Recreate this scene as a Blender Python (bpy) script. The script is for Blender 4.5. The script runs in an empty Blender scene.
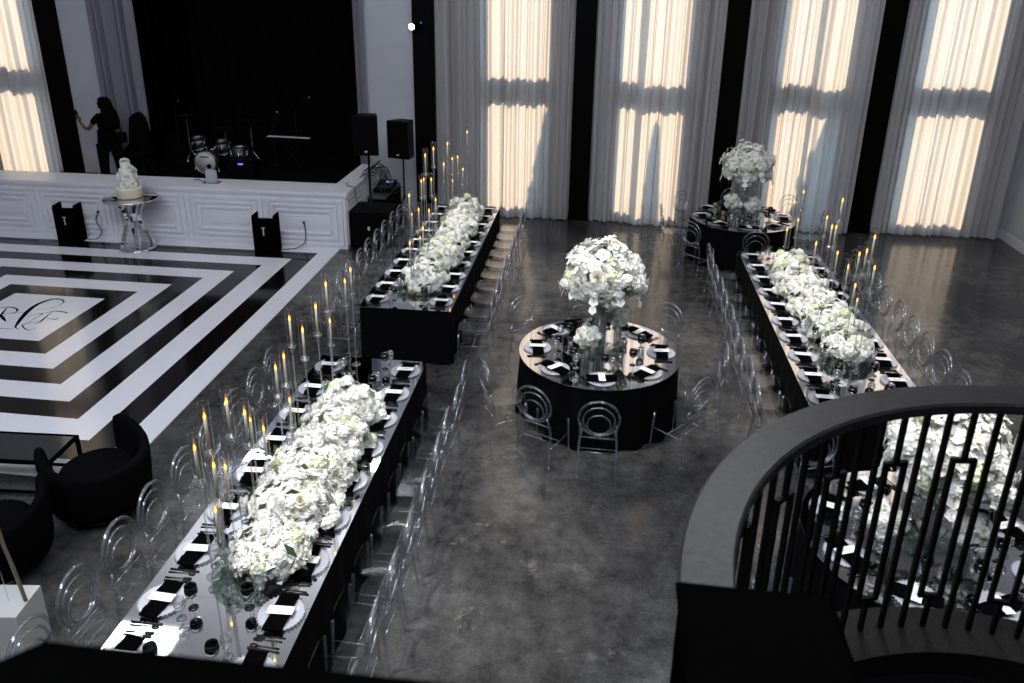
import bpy, math, random
from mathutils import Vector, Matrix, noise
random.seed(11)
PI=math.pi; sin=math.sin; cos=math.cos
col=bpy.context.scene.collection
sc=bpy.context.scene

# ------------------------------------------------------------------ materials
M={}
def newmat(name):
    m=bpy.data.materials.new(name); m.use_nodes=True
    nt=m.node_tree; nt.nodes.clear()
    o=nt.nodes.new('ShaderNodeOutputMaterial'); return m,nt,o
def P(name,c,rough=.5,metal=0,spec=.5,var=0,scale=8,bump=0,bscale=60,sheen=0,coat=0,emit=None,es=0,trans=0):
    m,nt,o=newmat(name); b=nt.nodes.new('ShaderNodeBsdfPrincipled')
    b.inputs['Base Color'].default_value=(*c,1); b.inputs['Roughness'].default_value=rough
    b.inputs['Metallic'].default_value=metal; b.inputs['Specular IOR Level'].default_value=spec
    b.inputs['Sheen Weight'].default_value=sheen; b.inputs['Coat Weight'].default_value=coat
    if emit: b.inputs['Emission Color'].default_value=(*emit,1); b.inputs['Emission Strength'].default_value=es
    tc=nt.nodes.new('ShaderNodeTexCoord')
    if var:
        n=nt.nodes.new('ShaderNodeTexNoise'); n.inputs['Scale'].default_value=scale; n.inputs['Detail'].default_value=5
        nt.links.new(tc.outputs['Object'],n.inputs['Vector'])
        r=nt.nodes.new('ShaderNodeMapRange'); r.inputs[1].default_value=.3; r.inputs[2].default_value=.7
        r.inputs[3].default_value=1-var; r.inputs[4].default_value=1+var
        x=nt.nodes.new('ShaderNodeVectorMath'); x.operation='SCALE'; x.inputs[0].default_value=c
        nt.links.new(n.outputs[0],r.inputs[0]); nt.links.new(r.outputs[0],x.inputs['Scale']); nt.links.new(x.outputs[0],b.inputs['Base Color'])
    if bump:
        n=nt.nodes.new('ShaderNodeTexNoise'); n.inputs['Scale'].default_value=bscale; n.inputs['Detail'].default_value=4
        nt.links.new(tc.outputs['Object'],n.inputs['Vector'])
        u=nt.nodes.new('ShaderNodeBump'); u.inputs['Strength'].default_value=bump; u.inputs['Distance'].default_value=.01
        nt.links.new(n.outputs[0],u.inputs['Height']); nt.links.new(u.outputs[0],b.inputs['Normal'])
    nt.links.new(b.outputs[0],o.inputs[0]); M[name]=m; return m
def glass(name,c0=(.96,.97,.97),c1=(.5,.53,.56),rough=.03,ior=1.45,boost=0.0,milk=0,mc=(.9,.9,.92),edge=.3):
    """clear thin-walled glass or acrylic: see-through, darker where the surface turns away, mirror-like at grazing"""
    m,nt,o=newmat(name); N=nt.nodes.new
    lw=N('ShaderNodeLayerWeight'); lw.inputs[0].default_value=edge
    mix=N('ShaderNodeMixRGB'); mix.inputs[1].default_value=(*c0,1); mix.inputs[2].default_value=(*c1,1)
    nt.links.new(lw.outputs['Facing'],mix.inputs[0])
    t=N('ShaderNodeBsdfTransparent'); nt.links.new(mix.outputs[0],t.inputs[0])
    g=N('ShaderNodeBsdfGlossy'); g.inputs['Roughness'].default_value=rough; g.inputs[0].default_value=(1,1,1,1)
    l2=N('ShaderNodeLayerWeight'); l2.inputs[0].default_value=.5
    pw=N('ShaderNodeMath'); pw.operation='POWER'; pw.inputs[1].default_value=4; nt.links.new(l2.outputs['Facing'],pw.inputs[0])
    f=N('ShaderNodeMath'); f.operation='MULTIPLY_ADD'; f.inputs[1].default_value=.9; f.inputs[2].default_value=((ior-1)/(ior+1))**2; nt.links.new(pw.outputs[0],f.inputs[0])
    a=N('ShaderNodeMath'); a.operation='ADD'; a.inputs[1].default_value=boost; a.use_clamp=True
    nt.links.new(f.outputs[0],a.inputs[0])
    ms=N('ShaderNodeMixShader'); nt.links.new(a.outputs[0],ms.inputs[0]); nt.links.new(t.outputs[0],ms.inputs[1]); nt.links.new(g.outputs[0],ms.inputs[2])
    last=ms
    if milk:
        d=N('ShaderNodeBsdfDiffuse'); d.inputs[0].default_value=(*mc,1)
        m2=N('ShaderNodeMixShader'); m2.inputs[0].default_value=milk
        nt.links.new(ms.outputs[0],m2.inputs[1]); nt.links.new(d.outputs[0],m2.inputs[2]); last=m2
    nt.links.new(last.outputs[0],o.inputs[0]); M[name]=m; return m

P('black_velvet',(.003,.003,.0035),.95,spec=.03,bump=.3,bscale=200)
P('black_cloth',(.0035,.0035,.004),.9,spec=.06,bump=.3,bscale=300)
P('stage_drape',(.003,.003,.0035),.95,spec=.05,bump=.2,bscale=150)
P('black_paint',(.0015,.0015,.0015),.7,spec=.0,bump=.15,bscale=90)
P('black_iron',(.003,.003,.003),.5,spec=.15,bump=.1,bscale=120)
P('black_plastic',(.003,.003,.003),.55,spec=.08,bump=.2,bscale=400)
P('black_grille',(.003,.003,.0033),.8,spec=.05,bump=.6,bscale=500)
P('column_black',(.0022,.0022,.0025),.5,spec=.04,bump=.1,bscale=20)
P('white_gloss',(.76,.76,.82),.3,spec=.5,var=.03,scale=3)
P('wall_paint',(.40,.41,.45),.8,var=.05,scale=2,bump=.15,bscale=40)
P('wall_light',(.42,.43,.47),.8,var=.05,scale=2,bump=.1,bscale=50)
P('ceiling_paint',(.72,.72,.75),.85,var=.05,scale=1)
P('baseboard_paint',(.55,.55,.58),.5,var=.03)
P('mirror_top',(.74,.74,.77),.035,metal=1,var=.02,scale=3)
P('mirror_chrome',(.8,.8,.8),.06,metal=1,var=.02,scale=5)
P('brass_dark',(.5,.38,.2),.3,metal=1,var=.05)
P('napkin_black',(.002,.002,.0025),.95,spec=.0,bump=.5,bscale=350)
P('card_white',(.82,.82,.82),.6,var=.02,scale=40)
P('ink',(.25,.25,.27),.7,var=.05)
P('cutlery_black',(.008,.008,.009),.25,metal=.3,var=.05)
P('candle_wax',(.80,.74,.58),.5,var=.04,scale=30)
P('flame',(1,.5,.08),.5,emit=(1,.40,.04),es=5,var=.02)
P('petal_white',(.93,.93,.88),.7,var=.06,scale=25,sheen=.1)
P('petal_cream',(.90,.87,.72),.7,var=.08,scale=25)
P('petal_green',(.78,.83,.58),.7,var=.10,scale=20)
P('petal_blush',(.82,.72,.62),.7,var=.08,scale=20)
P('pistil',(.62,.55,.18),.7,var=.1,scale=50)
P('leaf_green',(.05,.09,.03),.55,var=.25,scale=14)
P('petal_base',(.70,.72,.56),.8,var=.15,scale=18,bump=.6,bscale=40)
P('stem_green',(.12,.20,.06),.5,var=.15)
P('cake_white',(.84,.82,.76),.6,var=.04,bump=.6,bscale=30)
P('cake_cream',(.80,.74,.55),.7,var=.05,bump=.9,bscale=45)
P('rail_wood',(.014,.013,.014),.34,spec=.5,var=.6,scale=45,bump=.12,bscale=120)
P('curb_wood',(.007,.006,.0055),.5,spec=.3,var=.3,scale=20,bump=.3,bscale=60)
P('skin',(.13,.065,.04),.5,var=.05,scale=15)
P('hair_black',(.002,.0015,.0015),.7,spec=.04,bump=.8,bscale=60)
P('shirt_black',(.002,.002,.0022),.95,spec=.0,bump=.3,bscale=80)
P('drum_white',(.55,.55,.55),.4,var=.05)
P('chrome',(.6,.6,.62),.15,metal=1,var=.02)
P('cymbal',(.25,.2,.1),.3,metal=1,var=.1)
P('drum_shell',(.02,.02,.022),.15,coat=.5,var=.1)
P('wood_stick',(.45,.26,.08),.5,var=.1)
P('cable_black',(.01,.01,.01),.5,var=.05)
P('led_blue',(.02,.05,.3),.4,emit=(.1,.2,1),es=1.5,var=.02)
P('screen_blue',(.1,.15,.3),.3,emit=(.25,.35,.7),es=.5,var=.02)
P('lamp_glow',(1,1,1),.5,emit=(.95,.97,1),es=25,var=.02)
P('logo_white',(.5,.5,.5),.5,var=.02)
P('shelf_grey',(.08,.08,.085),.4,var=.1)
P('plinth_white',(.62,.62,.62),.5,var=.03,scale=4)
P('concrete_out',(.5,.47,.42),.9,var=.1,scale=.5)
P('foliage_out',(.05,.08,.03),.9,var=.3,scale=3)
P('amber_tube',(.20,.17,.12),.25,spec=.6,var=.1,scale=10)
P('frame_dark',(.03,.03,.03),.5,var=.05)
P('tinted_top',(.03,.032,.036),.08,spec=.6,var=.05)
glass('acrylic',(.95,.955,.97),(.50,.53,.60),.08,1.5,.09,.035,(.7,.74,.85))
glass('acrylic_seat',(.95,.955,.965),(.74,.77,.82),.10,1.18,-.01,.0)
glass('clear_glass',(.98,.985,.985),(.62,.65,.66),.03,1.45,.03,.01,edge=.25)
glass('rod_glass',(.93,.94,.95),(.6,.62,.64),.06,1.5,.10,.10,(.8,.82,.86))
glass('green_glass',(.90,.95,.92),(.25,.42,.36),.02,1.5,.02)
glass('crystal',(.95,.96,.96),(.55,.57,.6),.04,1.55,.08,.05)
glass('charger_glass',(.85,.87,.9),(.6,.62,.66),.08,1.5,.06,.33,(.8,.82,.9))
glass('black_glass',(.05,.05,.055),(.01,.01,.012),.03,1.5,.02)
glass('vase_glass',(.90,.92,.92),(.40,.44,.44),.06,1.5,.03,.10)
glass('window_glass',(.97,.98,.99),(.8,.84,.86),.0,1.45)
def ruffle():
    m,nt,o=newmat('emit'); return m

# polished concrete
def mk_floor():
    m,nt,o=newmat('concrete_floor'); N=nt.nodes.new; L=nt.links.new
    tc=N('ShaderNodeTexCoord'); b=N('ShaderNodeBsdfPrincipled')
    n1=N('ShaderNodeTexNoise'); n1.inputs['Scale'].default_value=.55; n1.inputs['Detail'].default_value=9; n1.inputs['Roughness'].default_value=.62; n1.inputs['Distortion'].default_value=.1
    n2=N('ShaderNodeTexNoise'); n2.inputs['Scale'].default_value=4.5; n2.inputs['Detail'].default_value=10; n2.inputs['Roughness'].default_value=.75; n2.inputs['Distortion'].default_value=.15
    n3=N('ShaderNodeTexNoise'); n3.inputs['Scale'].default_value=60; n3.inputs['Detail'].default_value=6; n3.inputs['Roughness'].default_value=.8
    for n in (n1,n2,n3): L(tc.outputs['Object'],n.inputs['Vector'])
    r1=N('ShaderNodeValToRGB'); r1.color_ramp.elements[0].position=.34; r1.color_ramp.elements[0].color=(.022,.0215,.022,1)
    r1.color_ramp.elements[1].position=.68; r1.color_ramp.elements[1].color=(.098,.096,.093,1)
    L(n1.outputs[0],r1.inputs[0])
    r2=N('ShaderNodeMapRange'); r2.inputs[1].default_value=.3;r2.inputs[2].default_value=.72;r2.inputs[3].default_value=.35;r2.inputs[4].default_value=1.8
    L(n2.outputs[0],r2.inputs[0])
    r3=N('ShaderNodeMapRange'); r3.inputs[1].default_value=.3;r3.inputs[2].default_value=.7;r3.inputs[3].default_value=.6;r3.inputs[4].default_value=1.4
    L(n3.outputs[0],r3.inputs[0])
    mm=N('ShaderNodeMath'); mm.operation='MULTIPLY'; L(r2.outputs[0],mm.inputs[0]); L(r3.outputs[0],mm.inputs[1])
    sc_=N('ShaderNodeVectorMath'); sc_.operation='SCALE'; L(r1.outputs[0],sc_.inputs[0]); L(mm.outputs[0],sc_.inputs['Scale'])
    # pale worn stains
    n4=N('ShaderNodeTexNoise'); n4.inputs['Scale'].default_value=1.7; n4.inputs['Detail'].default_value=12; n4.inputs['Roughness'].default_value=.82
    L(tc.outputs['Object'],n4.inputs['Vector'])
    r4=N('ShaderNodeMapRange'); r4.inputs[1].default_value=.57; r4.inputs[2].default_value=.66; r4.inputs[3].default_value=0; r4.inputs[4].default_value=.45
    L(n4.outputs[0],r4.inputs[0])
    mx=N('ShaderNodeMixRGB'); mx.inputs[2].default_value=(.30,.29,.25,1); L(r4.outputs[0],mx.inputs[0]); L(sc_.outputs[0],mx.inputs[1])
    L(mx.outputs[0],b.inputs['Base Color'])
    rr=N('ShaderNodeMapRange'); rr.inputs[1].default_value=.3;rr.inputs[2].default_value=.7;rr.inputs[3].default_value=.08;rr.inputs[4].default_value=.20
    L(n2.outputs[0],rr.inputs[0]); L(rr.outputs[0],b.inputs['Roughness'])
    b.inputs['Specular IOR Level'].default_value=.5
    bu=N('ShaderNodeBump'); bu.inputs['Strength'].default_value=.025; bu.inputs['Distance'].default_value=.01; L(n2.outputs[0],bu.inputs['Height']); L(bu.outputs[0],b.inputs['Normal'])
    L(b.outputs[0],o.inputs[0]); M['concrete_floor']=m
mk_floor()
# dance floor: concentric black and white square bands
def mk_dance():
    m,nt,o=newmat('dance_vinyl'); N=nt.nodes.new; L=nt.links.new
    tc=N('ShaderNodeTexCoord'); sp=N('ShaderNodeSeparateXYZ'); L(tc.outputs['Object'],sp.inputs[0])
    ax=N('ShaderNodeMath'); ax.operation='ABSOLUTE'; L(sp.outputs[0],ax.inputs[0])
    ay=N('ShaderNodeMath'); ay.operation='ABSOLUTE'; L(sp.outputs[1],ay.inputs[0])
    mx=N('ShaderNodeMath'); mx.operation='MAXIMUM'; L(ax.outputs[0],mx.inputs[0]); L(ay.outputs[0],mx.inputs[1])
    dv=N('ShaderNodeMath'); dv.operation='DIVIDE'; dv.inputs[1].default_value=4; L(mx.outputs[0],dv.inputs[0])
    r=N('ShaderNodeValToRGB'); r.color_ramp.interpolation='CONSTANT'; e=r.color_ramp.elements
    W=(.80,.80,.86,1); B=(.006,.0045,.0045,1)
    e[0].position=0; e[0].color=W; e[1].position=.755/4; e[1].color=B
    for p,c in ((1.10,W),(1.48,B),(1.83,W),(2.21,B),(2.55,W),(2.95,B),(3.31,W)):
        k=e.new(p/4); k.color=c
    L(dv.outputs[0],r.inputs[0])
    b=N('ShaderNodeBsdfPrincipled'); L(r.outputs[0],b.inputs['Base Color']); 
    n=N('ShaderNodeTexNoise'); n.inputs['Scale'].default_value=3; n.inputs['Detail'].default_value=4; L(tc.outputs['Object'],n.inputs['Vector'])
    rr=N('ShaderNodeMapRange'); rr.inputs[3].default_value=.06; rr.inputs[4].default_value=.14; L(n.outputs[0],rr.inputs[0]); L(rr.outputs[0],b.inputs['Roughness'])
    L(b.outputs[0],o.inputs[0]); M['dance_vinyl']=m
mk_dance()
def fabric_sheer(name,dc,tcol,clear):
    m,nt,o=newmat(name); N=nt.nodes.new; L=nt.links.new
    tc=N('ShaderNodeTexCoord'); w=N('ShaderNodeTexNoise'); w.inputs['Scale'].default_value=30; L(tc.outputs['Object'],w.inputs['Vector'])
    r=N('ShaderNodeMapRange'); r.inputs[3].default_value=.9; r.inputs[4].default_value=1.08; L(w.outputs[0],r.inputs[0])
    v=N('ShaderNodeVectorMath'); v.operation='SCALE'; v.inputs[0].default_value=dc; L(r.outputs[0],v.inputs['Scale'])
    d=N('ShaderNodeBsdfDiffuse'); L(v.outputs[0],d.inputs[0])
    t=N('ShaderNodeBsdfTranslucent'); t.inputs[0].default_value=(*tcol,1)
    a=N('ShaderNodeMixShader'); a.inputs[0].default_value=.5; L(d.outputs[0],a.inputs[1]); L(t.outputs[0],a.inputs[2])
    x=N('ShaderNodeBsdfTransparent'); b=N('ShaderNodeMixShader'); b.inputs[0].default_value=clear; L(a.outputs[0],b.inputs[1]); L(x.outputs[0],b.inputs[2])
    L(b.outputs[0],o.inputs[0]); M[name]=m
fabric_sheer('sheer',(.60,.59,.63),(.74,.70,.64),.0)
fabric_sheer('grey_drape',(.36,.35,.42),(.1,.1,.12),.0)

# ------------------------------------------------------------------ mesh builder
class MB:
    def __init__(s): s.v=[]; s.f=[]; s.mi=[]; s.mats=[]; s.cur=0; s.sm=[]
    def mat(s,name):
        if name not in s.mats: s.mats.append(name)
        s.cur=s.mats.index(name); return s
    def add(s,vs,fs,smooth=True):
        o=len(s.v); s.v+= [tuple(p) for p in vs]
        for f in fs: s.f.append([i+o for i in f]); s.mi.append(s.cur); s.sm.append(smooth)
        return s
    def box(s,x0,x1,y0,y1,z0,z1):
        vs=[(x,y,z) for z in (z0,z1) for y in (y0,y1) for x in (x0,x1)]
        return s.add(vs,[(0,2,3,1),(4,5,7,6),(0,1,5,4),(2,6,7,3),(0,4,6,2),(1,3,7,5)],False)
    def obox(s,c,ax,ay,az):
        c=Vector(c);ax=Vector(ax);ay=Vector(ay);az=Vector(az)
        vs=[c+ax*i+ay*j+az*k for k in (-1,1) for j in (-1,1) for i in (-1,1)]
        return s.add(vs,[(0,2,3,1),(4,5,7,6),(0,1,5,4),(2,6,7,3),(0,4,6,2),(1,3,7,5)],False)
    def lathe(s,prof,n=20,c=(0,0,0),cap=True,wave=0,wn=0,smooth=True,phase=0):
        vs=[];fs=[]
        for r,z in prof:
            for k in range(n):
                a=2*PI*k/n; rr=r*(1+wave*sin(wn*a+phase)); vs.append((c[0]+rr*cos(a),c[1]+rr*sin(a),c[2]+z))
        for i in range(len(prof)-1):
            for k in range(n):
                a=i*n+k;b=i*n+(k+1)%n; fs.append((a,b,b+n,a+n))
        if cap:
            if prof[0][0]>1e-6: fs.append(tuple(reversed(range(n))))
            if prof[-1][0]>1e-6: fs.append(tuple(range((len(prof)-1)*n,len(prof)*n)))
        return s.add(vs,fs,smooth)
    def tube(s,pts,r,n=8,closed=False,cap=True,flat=None):
        pts=[Vector(p) for p in pts]; m=len(pts); vs=[];fs=[]
        rs=r if isinstance(r,(list,tuple)) else [r]*m
        prev=None
        for i in range(m):
            if closed: t=(pts[(i+1)%m]-pts[i-1])
            else: t=pts[min(i+1,m-1)]-pts[max(i-1,0)]
            t.normalize()
            if prev is None:
                u=t.orthogonal() if flat is None else Vector(flat)-t*Vector(flat).dot(t)
                u.normalize()
            else:
                u=prev-t*prev.dot(t)
                u.normalize()
            prev=u; w=t.cross(u)
            for k in range(n):
                a=2*PI*k/n; vs.append(pts[i]+(u*cos(a)+w*sin(a))*rs[i])
        for i in range(m if closed else m-1):
            j=(i+1)%m
            for k in range(n): fs.append((i*n+k,i*n+(k+1)%n,j*n+(k+1)%n,j*n+k))
        if cap and not closed: fs.append(tuple(reversed(range(n)))); fs.append(tuple(range((m-1)*n,m*n)))
        return s.add(vs,fs,True)
    def ring(s,c,R,r,axis='y',n=28,k=8,ry=None):
        pts=[]
        for i in range(n):
            a=2*PI*i/n; x=R*cos(a); z=(ry or R)*sin(a)
            pts.append((c[0]+x,c[1],c[2]+z) if axis=='y' else (c[0]+x,c[1]+z,c[2]))
        return s.tube(pts,r,k,closed=True)
    def grid(s,nx,ny,fn,smooth=True):
        vs=[fn(i/nx,j/ny) for j in range(ny+1) for i in range(nx+1)]
        fs=[(j*(nx+1)+i,j*(nx+1)+i+1,(j+1)*(nx+1)+i+1,(j+1)*(nx+1)+i) for j in range(ny) for i in range(nx)]
        return s.add(vs,fs,smooth)
    def sphere(s,c,r,nu=12,nv=8,sc3=(1,1,1)):
        prof=[(max(1e-4,r*sin(PI*i/nv)),-r*cos(PI*i/nv)) for i in range(nv+1)]
        o=len(s.v); s.lathe(prof,nu,(0,0,0),cap=False)
        for i in range(o,len(s.v)):
            x,y,z=s.v[i]; s.v[i]=(c[0]+x*sc3[0],c[1]+y*sc3[1],c[2]+z*sc3[2])
        return s
    def mesh(s,name,default='black_plastic'):
        me=bpy.data.meshes.new(name); me.from_pydata(s.v,[],s.f)
        for n in (s.mats or [default]): me.materials.append(M[n])
        me.polygons.foreach_set('material_index',s.mi); me.polygons.foreach_set('use_smooth',s.sm); me.update(); return me
    def obj(s,name,parent=None,loc=(0,0,0),rz=0):
        o=bpy.data.objects.new(name,s.mesh(name)); col.objects.link(o); o.location=loc; o.rotation_euler=(0,0,rz)
        if parent: o.parent=parent
        return o
def B(mat): return MB().mat(mat)
def tag(o,label,cat,group=None,kind=None):
    o['label']=label; o['category']=cat
    if group: o['group']=group
    if kind: o['kind']=kind
    return o
def struct(o): o['kind']='structure'; return o
def thing(name,label,cat,loc=(0,0,0),rz=0,group=None):
    o=bpy.data.objects.new(name,None); col.objects.link(o); o.location=loc; o.rotation_euler=(0,0,rz); o.empty_display_size=.1
    return tag(o,label,cat,group)
def inst(me,name,parent=None,loc=(0,0,0),rot=(0,0,0),scale=1):
    o=bpy.data.objects.new(name,me); col.objects.link(o)
    o.location=loc; o.rotation_euler=rot
    o.scale=(scale,)*3 if not isinstance(scale,tuple) else scale
    if parent: o.parent=parent
    return o
def copy_tree(src,loc,rz,label,group=None):
    r=src.copy(); col.objects.link(r); r.location=loc; r.rotation_euler=(0,0,rz); r['label']=label
    if group: r['group']=group
    for ch in list(src.children):
        c=ch.copy(); col.objects.link(c); c.parent=r
        for g in list(ch.children):
            d=g.copy(); col.objects.link(d); d.parent=c
    return r
class Spawner:
    """first use places the prototype itself, every later use a copy of it with its parts"""
    def __init__(s,proto): s.p=proto; s.used=False
    def __call__(s,loc,rz,label,group=None):
        if not s.used:
            s.used=True; o=s.p; o.location=loc; o.rotation_euler=(0,0,rz); o['label']=label
            if group: o['group']=group
            return o
        return copy_tree(s.p,loc,rz,label,group)
ORD=['first','second','third','fourth','fifth','sixth','seventh','eighth','ninth','tenth','eleventh','twelfth','thirteenth','fourteenth','fifteenth','sixteenth','seventeenth','eighteenth','nineteenth','twentieth','twenty-first','twenty-second','twenty-third','twenty-fourth']

# ------------------------------------------------------------------ room
WY=15.9       # room face of the back wall
H=9.0
o=B('concrete_floor').box(-15,7.8,-2.5,WY+.02,-.12,0).obj('floor'); struct(o)
o=B('ceiling_paint').box(-15,7.9,-2.5,WY+.3,H,H+.2).obj('ceiling'); struct(o)
struct(B('wall_light').box(7.8,8.05,-2.5,WY+.4,0,H).obj('wall_right'))
struct(B('baseboard_paint').box(7.78,7.8,-2.5,WY,0,.16).box(7.785,7.8,-2.5,WY,.16,.18).obj('baseboard_right'))
struct(B('wall_light').box(-15.2,-15,-2.5,WY+.4,0,H).obj('wall_left'))
struct(B('wall_light').box(-15.2,8.05,-2.7,-2.5,0,H).obj('wall_front'))
WIN=[(-2.34,-1.06),(.27,1.53),(3.22,4.45),(5.73,6.99)]
LWIN=(-13.3,-12.05)
OPEN=(-10.62,-4.9)
def wall_cols():
    b=B('wall_light'); y0,y1=WY,WY+.25
    edges=[-15,*LWIN,OPEN[0]]; 
    zs=[(.28,2.50),(2.90,5.3),(5.68,7.9)]
    def solid(x0,x1,z0=0,z1=H): b.box(x0,x1,y0,y1,z0,z1)
    def withwin(x0,x1,w):
        solid(x0,w[0]); solid(w[1],x1)
        z=0
        for a,c in zs: solid(w[0],w[1],z,a); z=c
        solid(w[0],w[1],z,H)
    withwin(-15,OPEN[0],LWIN)
    solid(OPEN[0],OPEN[1],6.2,H)
    solid(OPEN[1],-3.2)
    xs=[-3.2,-.4,2.4,5.12,7.8]
    for i in range(4): withwin(xs[i],xs[i+1],WIN[i])
    return b
struct(wall_cols().obj('wall_back'))
struct(B('baseboard_paint').box(5.4,7.78,WY-.02,WY,0,.16).obj('baseboard_back'))
for i,w in enumerate([*WIN,LWIN]):
    e=bpy.data.objects.new('window_%d'%(i+1),None); col.objects.link(e); e.location=(w[0],WY+.12,0); struct(e)
    W_=w[1]-w[0]
    for (a,c) in [(.28,2.50),(2.90,5.3),(5.68,7.9)]:
        f=B('frame_dark').box(0,.04,-.04,.04,a,c).box(W_-.04,W_,-.04,.04,a,c).box(.04,W_-.04,-.04,.04,a,a+.04).box(.04,W_-.04,-.04,.04,c-.04,c)
        fr=f.obj('window_frame',e)
        B('window_glass').box(.04,W_-.04,-.005,.005,a+.04,c-.04).obj('pane',fr)
# black columns
for i,(x0,x1,nm) in enumerate([(-3.79,-3.36,'b'),(-.60,-.20,'c'),(2.19,2.60,'d'),(4.90,5.34,'e'),(-11.84,-11.38,'a')]):
    c=B('column_black').box(x0,x1,WY-.10,WY,0,H).box(x0-.01,x1+.01,WY-.11,WY,0,.14); struct(c.obj('column'))
# exterior
struct(B('concrete_out').box(-30,25,WY+.26,60,-.35,-.15).obj('ground_outside'))
struct(B('concrete_out').box(-24,18,21.6,21.9,-.15,2.3).obj('wall_sky_block'))  # unseen wall added to keep sky light off the lower panes
def bush(name,x,y,w,h,label,n=5):
    b=B('foliage_out'); 
    rs=random.Random(int(x*10))
    def fn(u,v):
        a=2*PI*u; t=v; r=w*(.5+.5*sin(PI*min(1,t*1.02+.02))**.6) *(1-.55*t)
        k=1+.28*noise.noise((3*cos(a)+x,3*sin(a),t*h*2.2))+.15*noise.noise((9*cos(a),9*sin(a)+x,t*h*6))
        r=max(.01,r*k*(1 if t<.99 else .05)); return (r*cos(a),r*sin(a),t*h)
    b.grid(40,50,fn); o=b.obj('foliage'); 
    t=thing(name,label,'tree',(x,y,-.2)); o.parent=t; o.location=(0,0,.3)
    B('rail_wood').lathe([(.09,0),(.07,.6)],10).obj('trunk',t)
bush('evergreen_shrub',-1.30,20.4,.66,4.3,'tall evergreen shrub outside the first window right of the stage')
bush('evergreen_shrub',3.95,20.4,.72,4.3,'tall evergreen shrub outside the third window right of the stage')
bush('evergreen_shrub',.66,20.4,.24,4.0,'slim evergreen shrub outside the second window right of the stage')

# sheer curtains
def curtain(x0,x1,y,z0,z1,label,mat='sheer',seed=1,amp=.075,wl=.15,group=None,hem=None,name='sheer_curtain',cat='curtain',tie=None):
    rs=random.Random(seed); n=max(24,int((x1-x0)/.0125)); 
    ph=[];p=0
    for i in range(n+1):
        p+=2*PI*((x1-x0)/n)/(wl*(.65+.9*(noise.noise((i*.045+seed*7.3,0,0))+.5))); ph.append(p)
    am=[amp*(.45+1.2*abs(noise.noise((i*.06+seed*3.1,5,0)))) for i in range(n+1)]
    def fn(u,v):
        i=min(n,int(round(u*n))); z=z0+(z1-z0)*v
        zb=z
        if hem: zb=z0+hem(u)+(z1-z0-hem(u))*v
        drift=.018*noise.noise((u*9+seed,zb*.35,2))
        k=1+.25*noise.noise((i*.03,zb*.5,seed))
        x=x0+(x1-x0)*u+drift+.4*am[i]*sin(ph[i]*.5+seed)*k
        if tie: x=x0+(x-x0)*tie(v)
        return (x,y+am[i]*k*sin(ph[i])+amp*.55*sin(ph[i]*.29+seed*2.1+.3*zb*.3),zb)
    b=B(mat); b.grid(n,14,fn)
    # stitched hem band
    b.grid(n,1,lambda u,v:(lambda p:(p[0],p[1]-.004,p[2]+v*.03))(fn(u,0)))
    o=b.obj(name); tag(o,label,cat,group); return o
WN=['first window right of the stage','second window right of the stage','third window right of the stage','window nearest the right wall']
g='sheer curtains across the back wall windows'
for i,(a,m,c) in enumerate([(-3.33,-.98,-.62),(-.18,.68,2.17),(2.62,3.86,4.88),(5.36,7.02,7.62)]):
    ov=.04 if i in (1,2) else -.02
    curtain(a,m+ov,WY-.16,.03,H-.1,'floor-length grey sheer curtain, left-hand panel at the '+WN[i],seed=i*2+1,group=g,wl=[.115,.12,.10,.13][i])
    curtain(m-ov,c,WY-(.30 if i in (1,2) else .17),.03,H-.1,'floor-length grey sheer curtain, right-hand panel at the '+WN[i],seed=i*2+2,group=g,wl=[.12,.125,.13,.14][i])
curtain(-13.9,-12.55,WY-.16,.03,H-.1,'grey sheer curtain at the far left edge, lit gold by the sun',seed=21,group=g)
curtain(-12.6,-11.88,WY-.2,.03,H-.1,'grey sheer curtain just left of the leftmost black column',seed=22,group=g,wl=.11)
curtain(-10.66,-9.62,WY-.1,.9,6.3,'mauve grey drape hanging beside the person at the stage opening',mat='grey_drape',seed=31,amp=.09,wl=.22,hem=lambda u:.08+.55*u+.06*sin(u*14),name='stage_drape')
curtain(-4.98,-4.78,WY-.1,.6,6.3,'narrow mauve grey drape at the right edge of the stage opening',mat='grey_drape',seed=32,amp=.04,wl=.1,name='stage_drape')

# ------------------------------------------------------------------ stage
SF=13.30; ST=1.08; SR=-4.52
stage=bpy.data.objects.new('stage_platform',None); col.objects.link(stage); struct(stage)
b=B('white_gloss'); b.box(-15,SR,SF,SF+.12,.0,ST-.06); b.box(SR-.12,SR,SF+.12,WY-.34,0,ST-.06)
b.obj('stage_front',stage)
b=B('white_gloss'); b.box(-15,SR+.05,SF-.05,SF+.62,ST-.06,ST); b.box(SR-.36,SR+.05,SF+.62,WY-.34,ST-.06,ST); b.box(-15,SR+.02,SF-.025,SF+.01,ST-.10,ST-.06); b.box(SR-.01,SR+.02,SF+.01,WY-.34,ST-.10,ST-.06)
b.obj('stage_ledge',stage)
B('stage_drape').box(-15,SR-.12,SF+.12,WY,.46,.58).box(OPEN[0]-.7,OPEN[1]+.7,WY,20,.46,.58).obj('stage_deck',stage)
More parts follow.
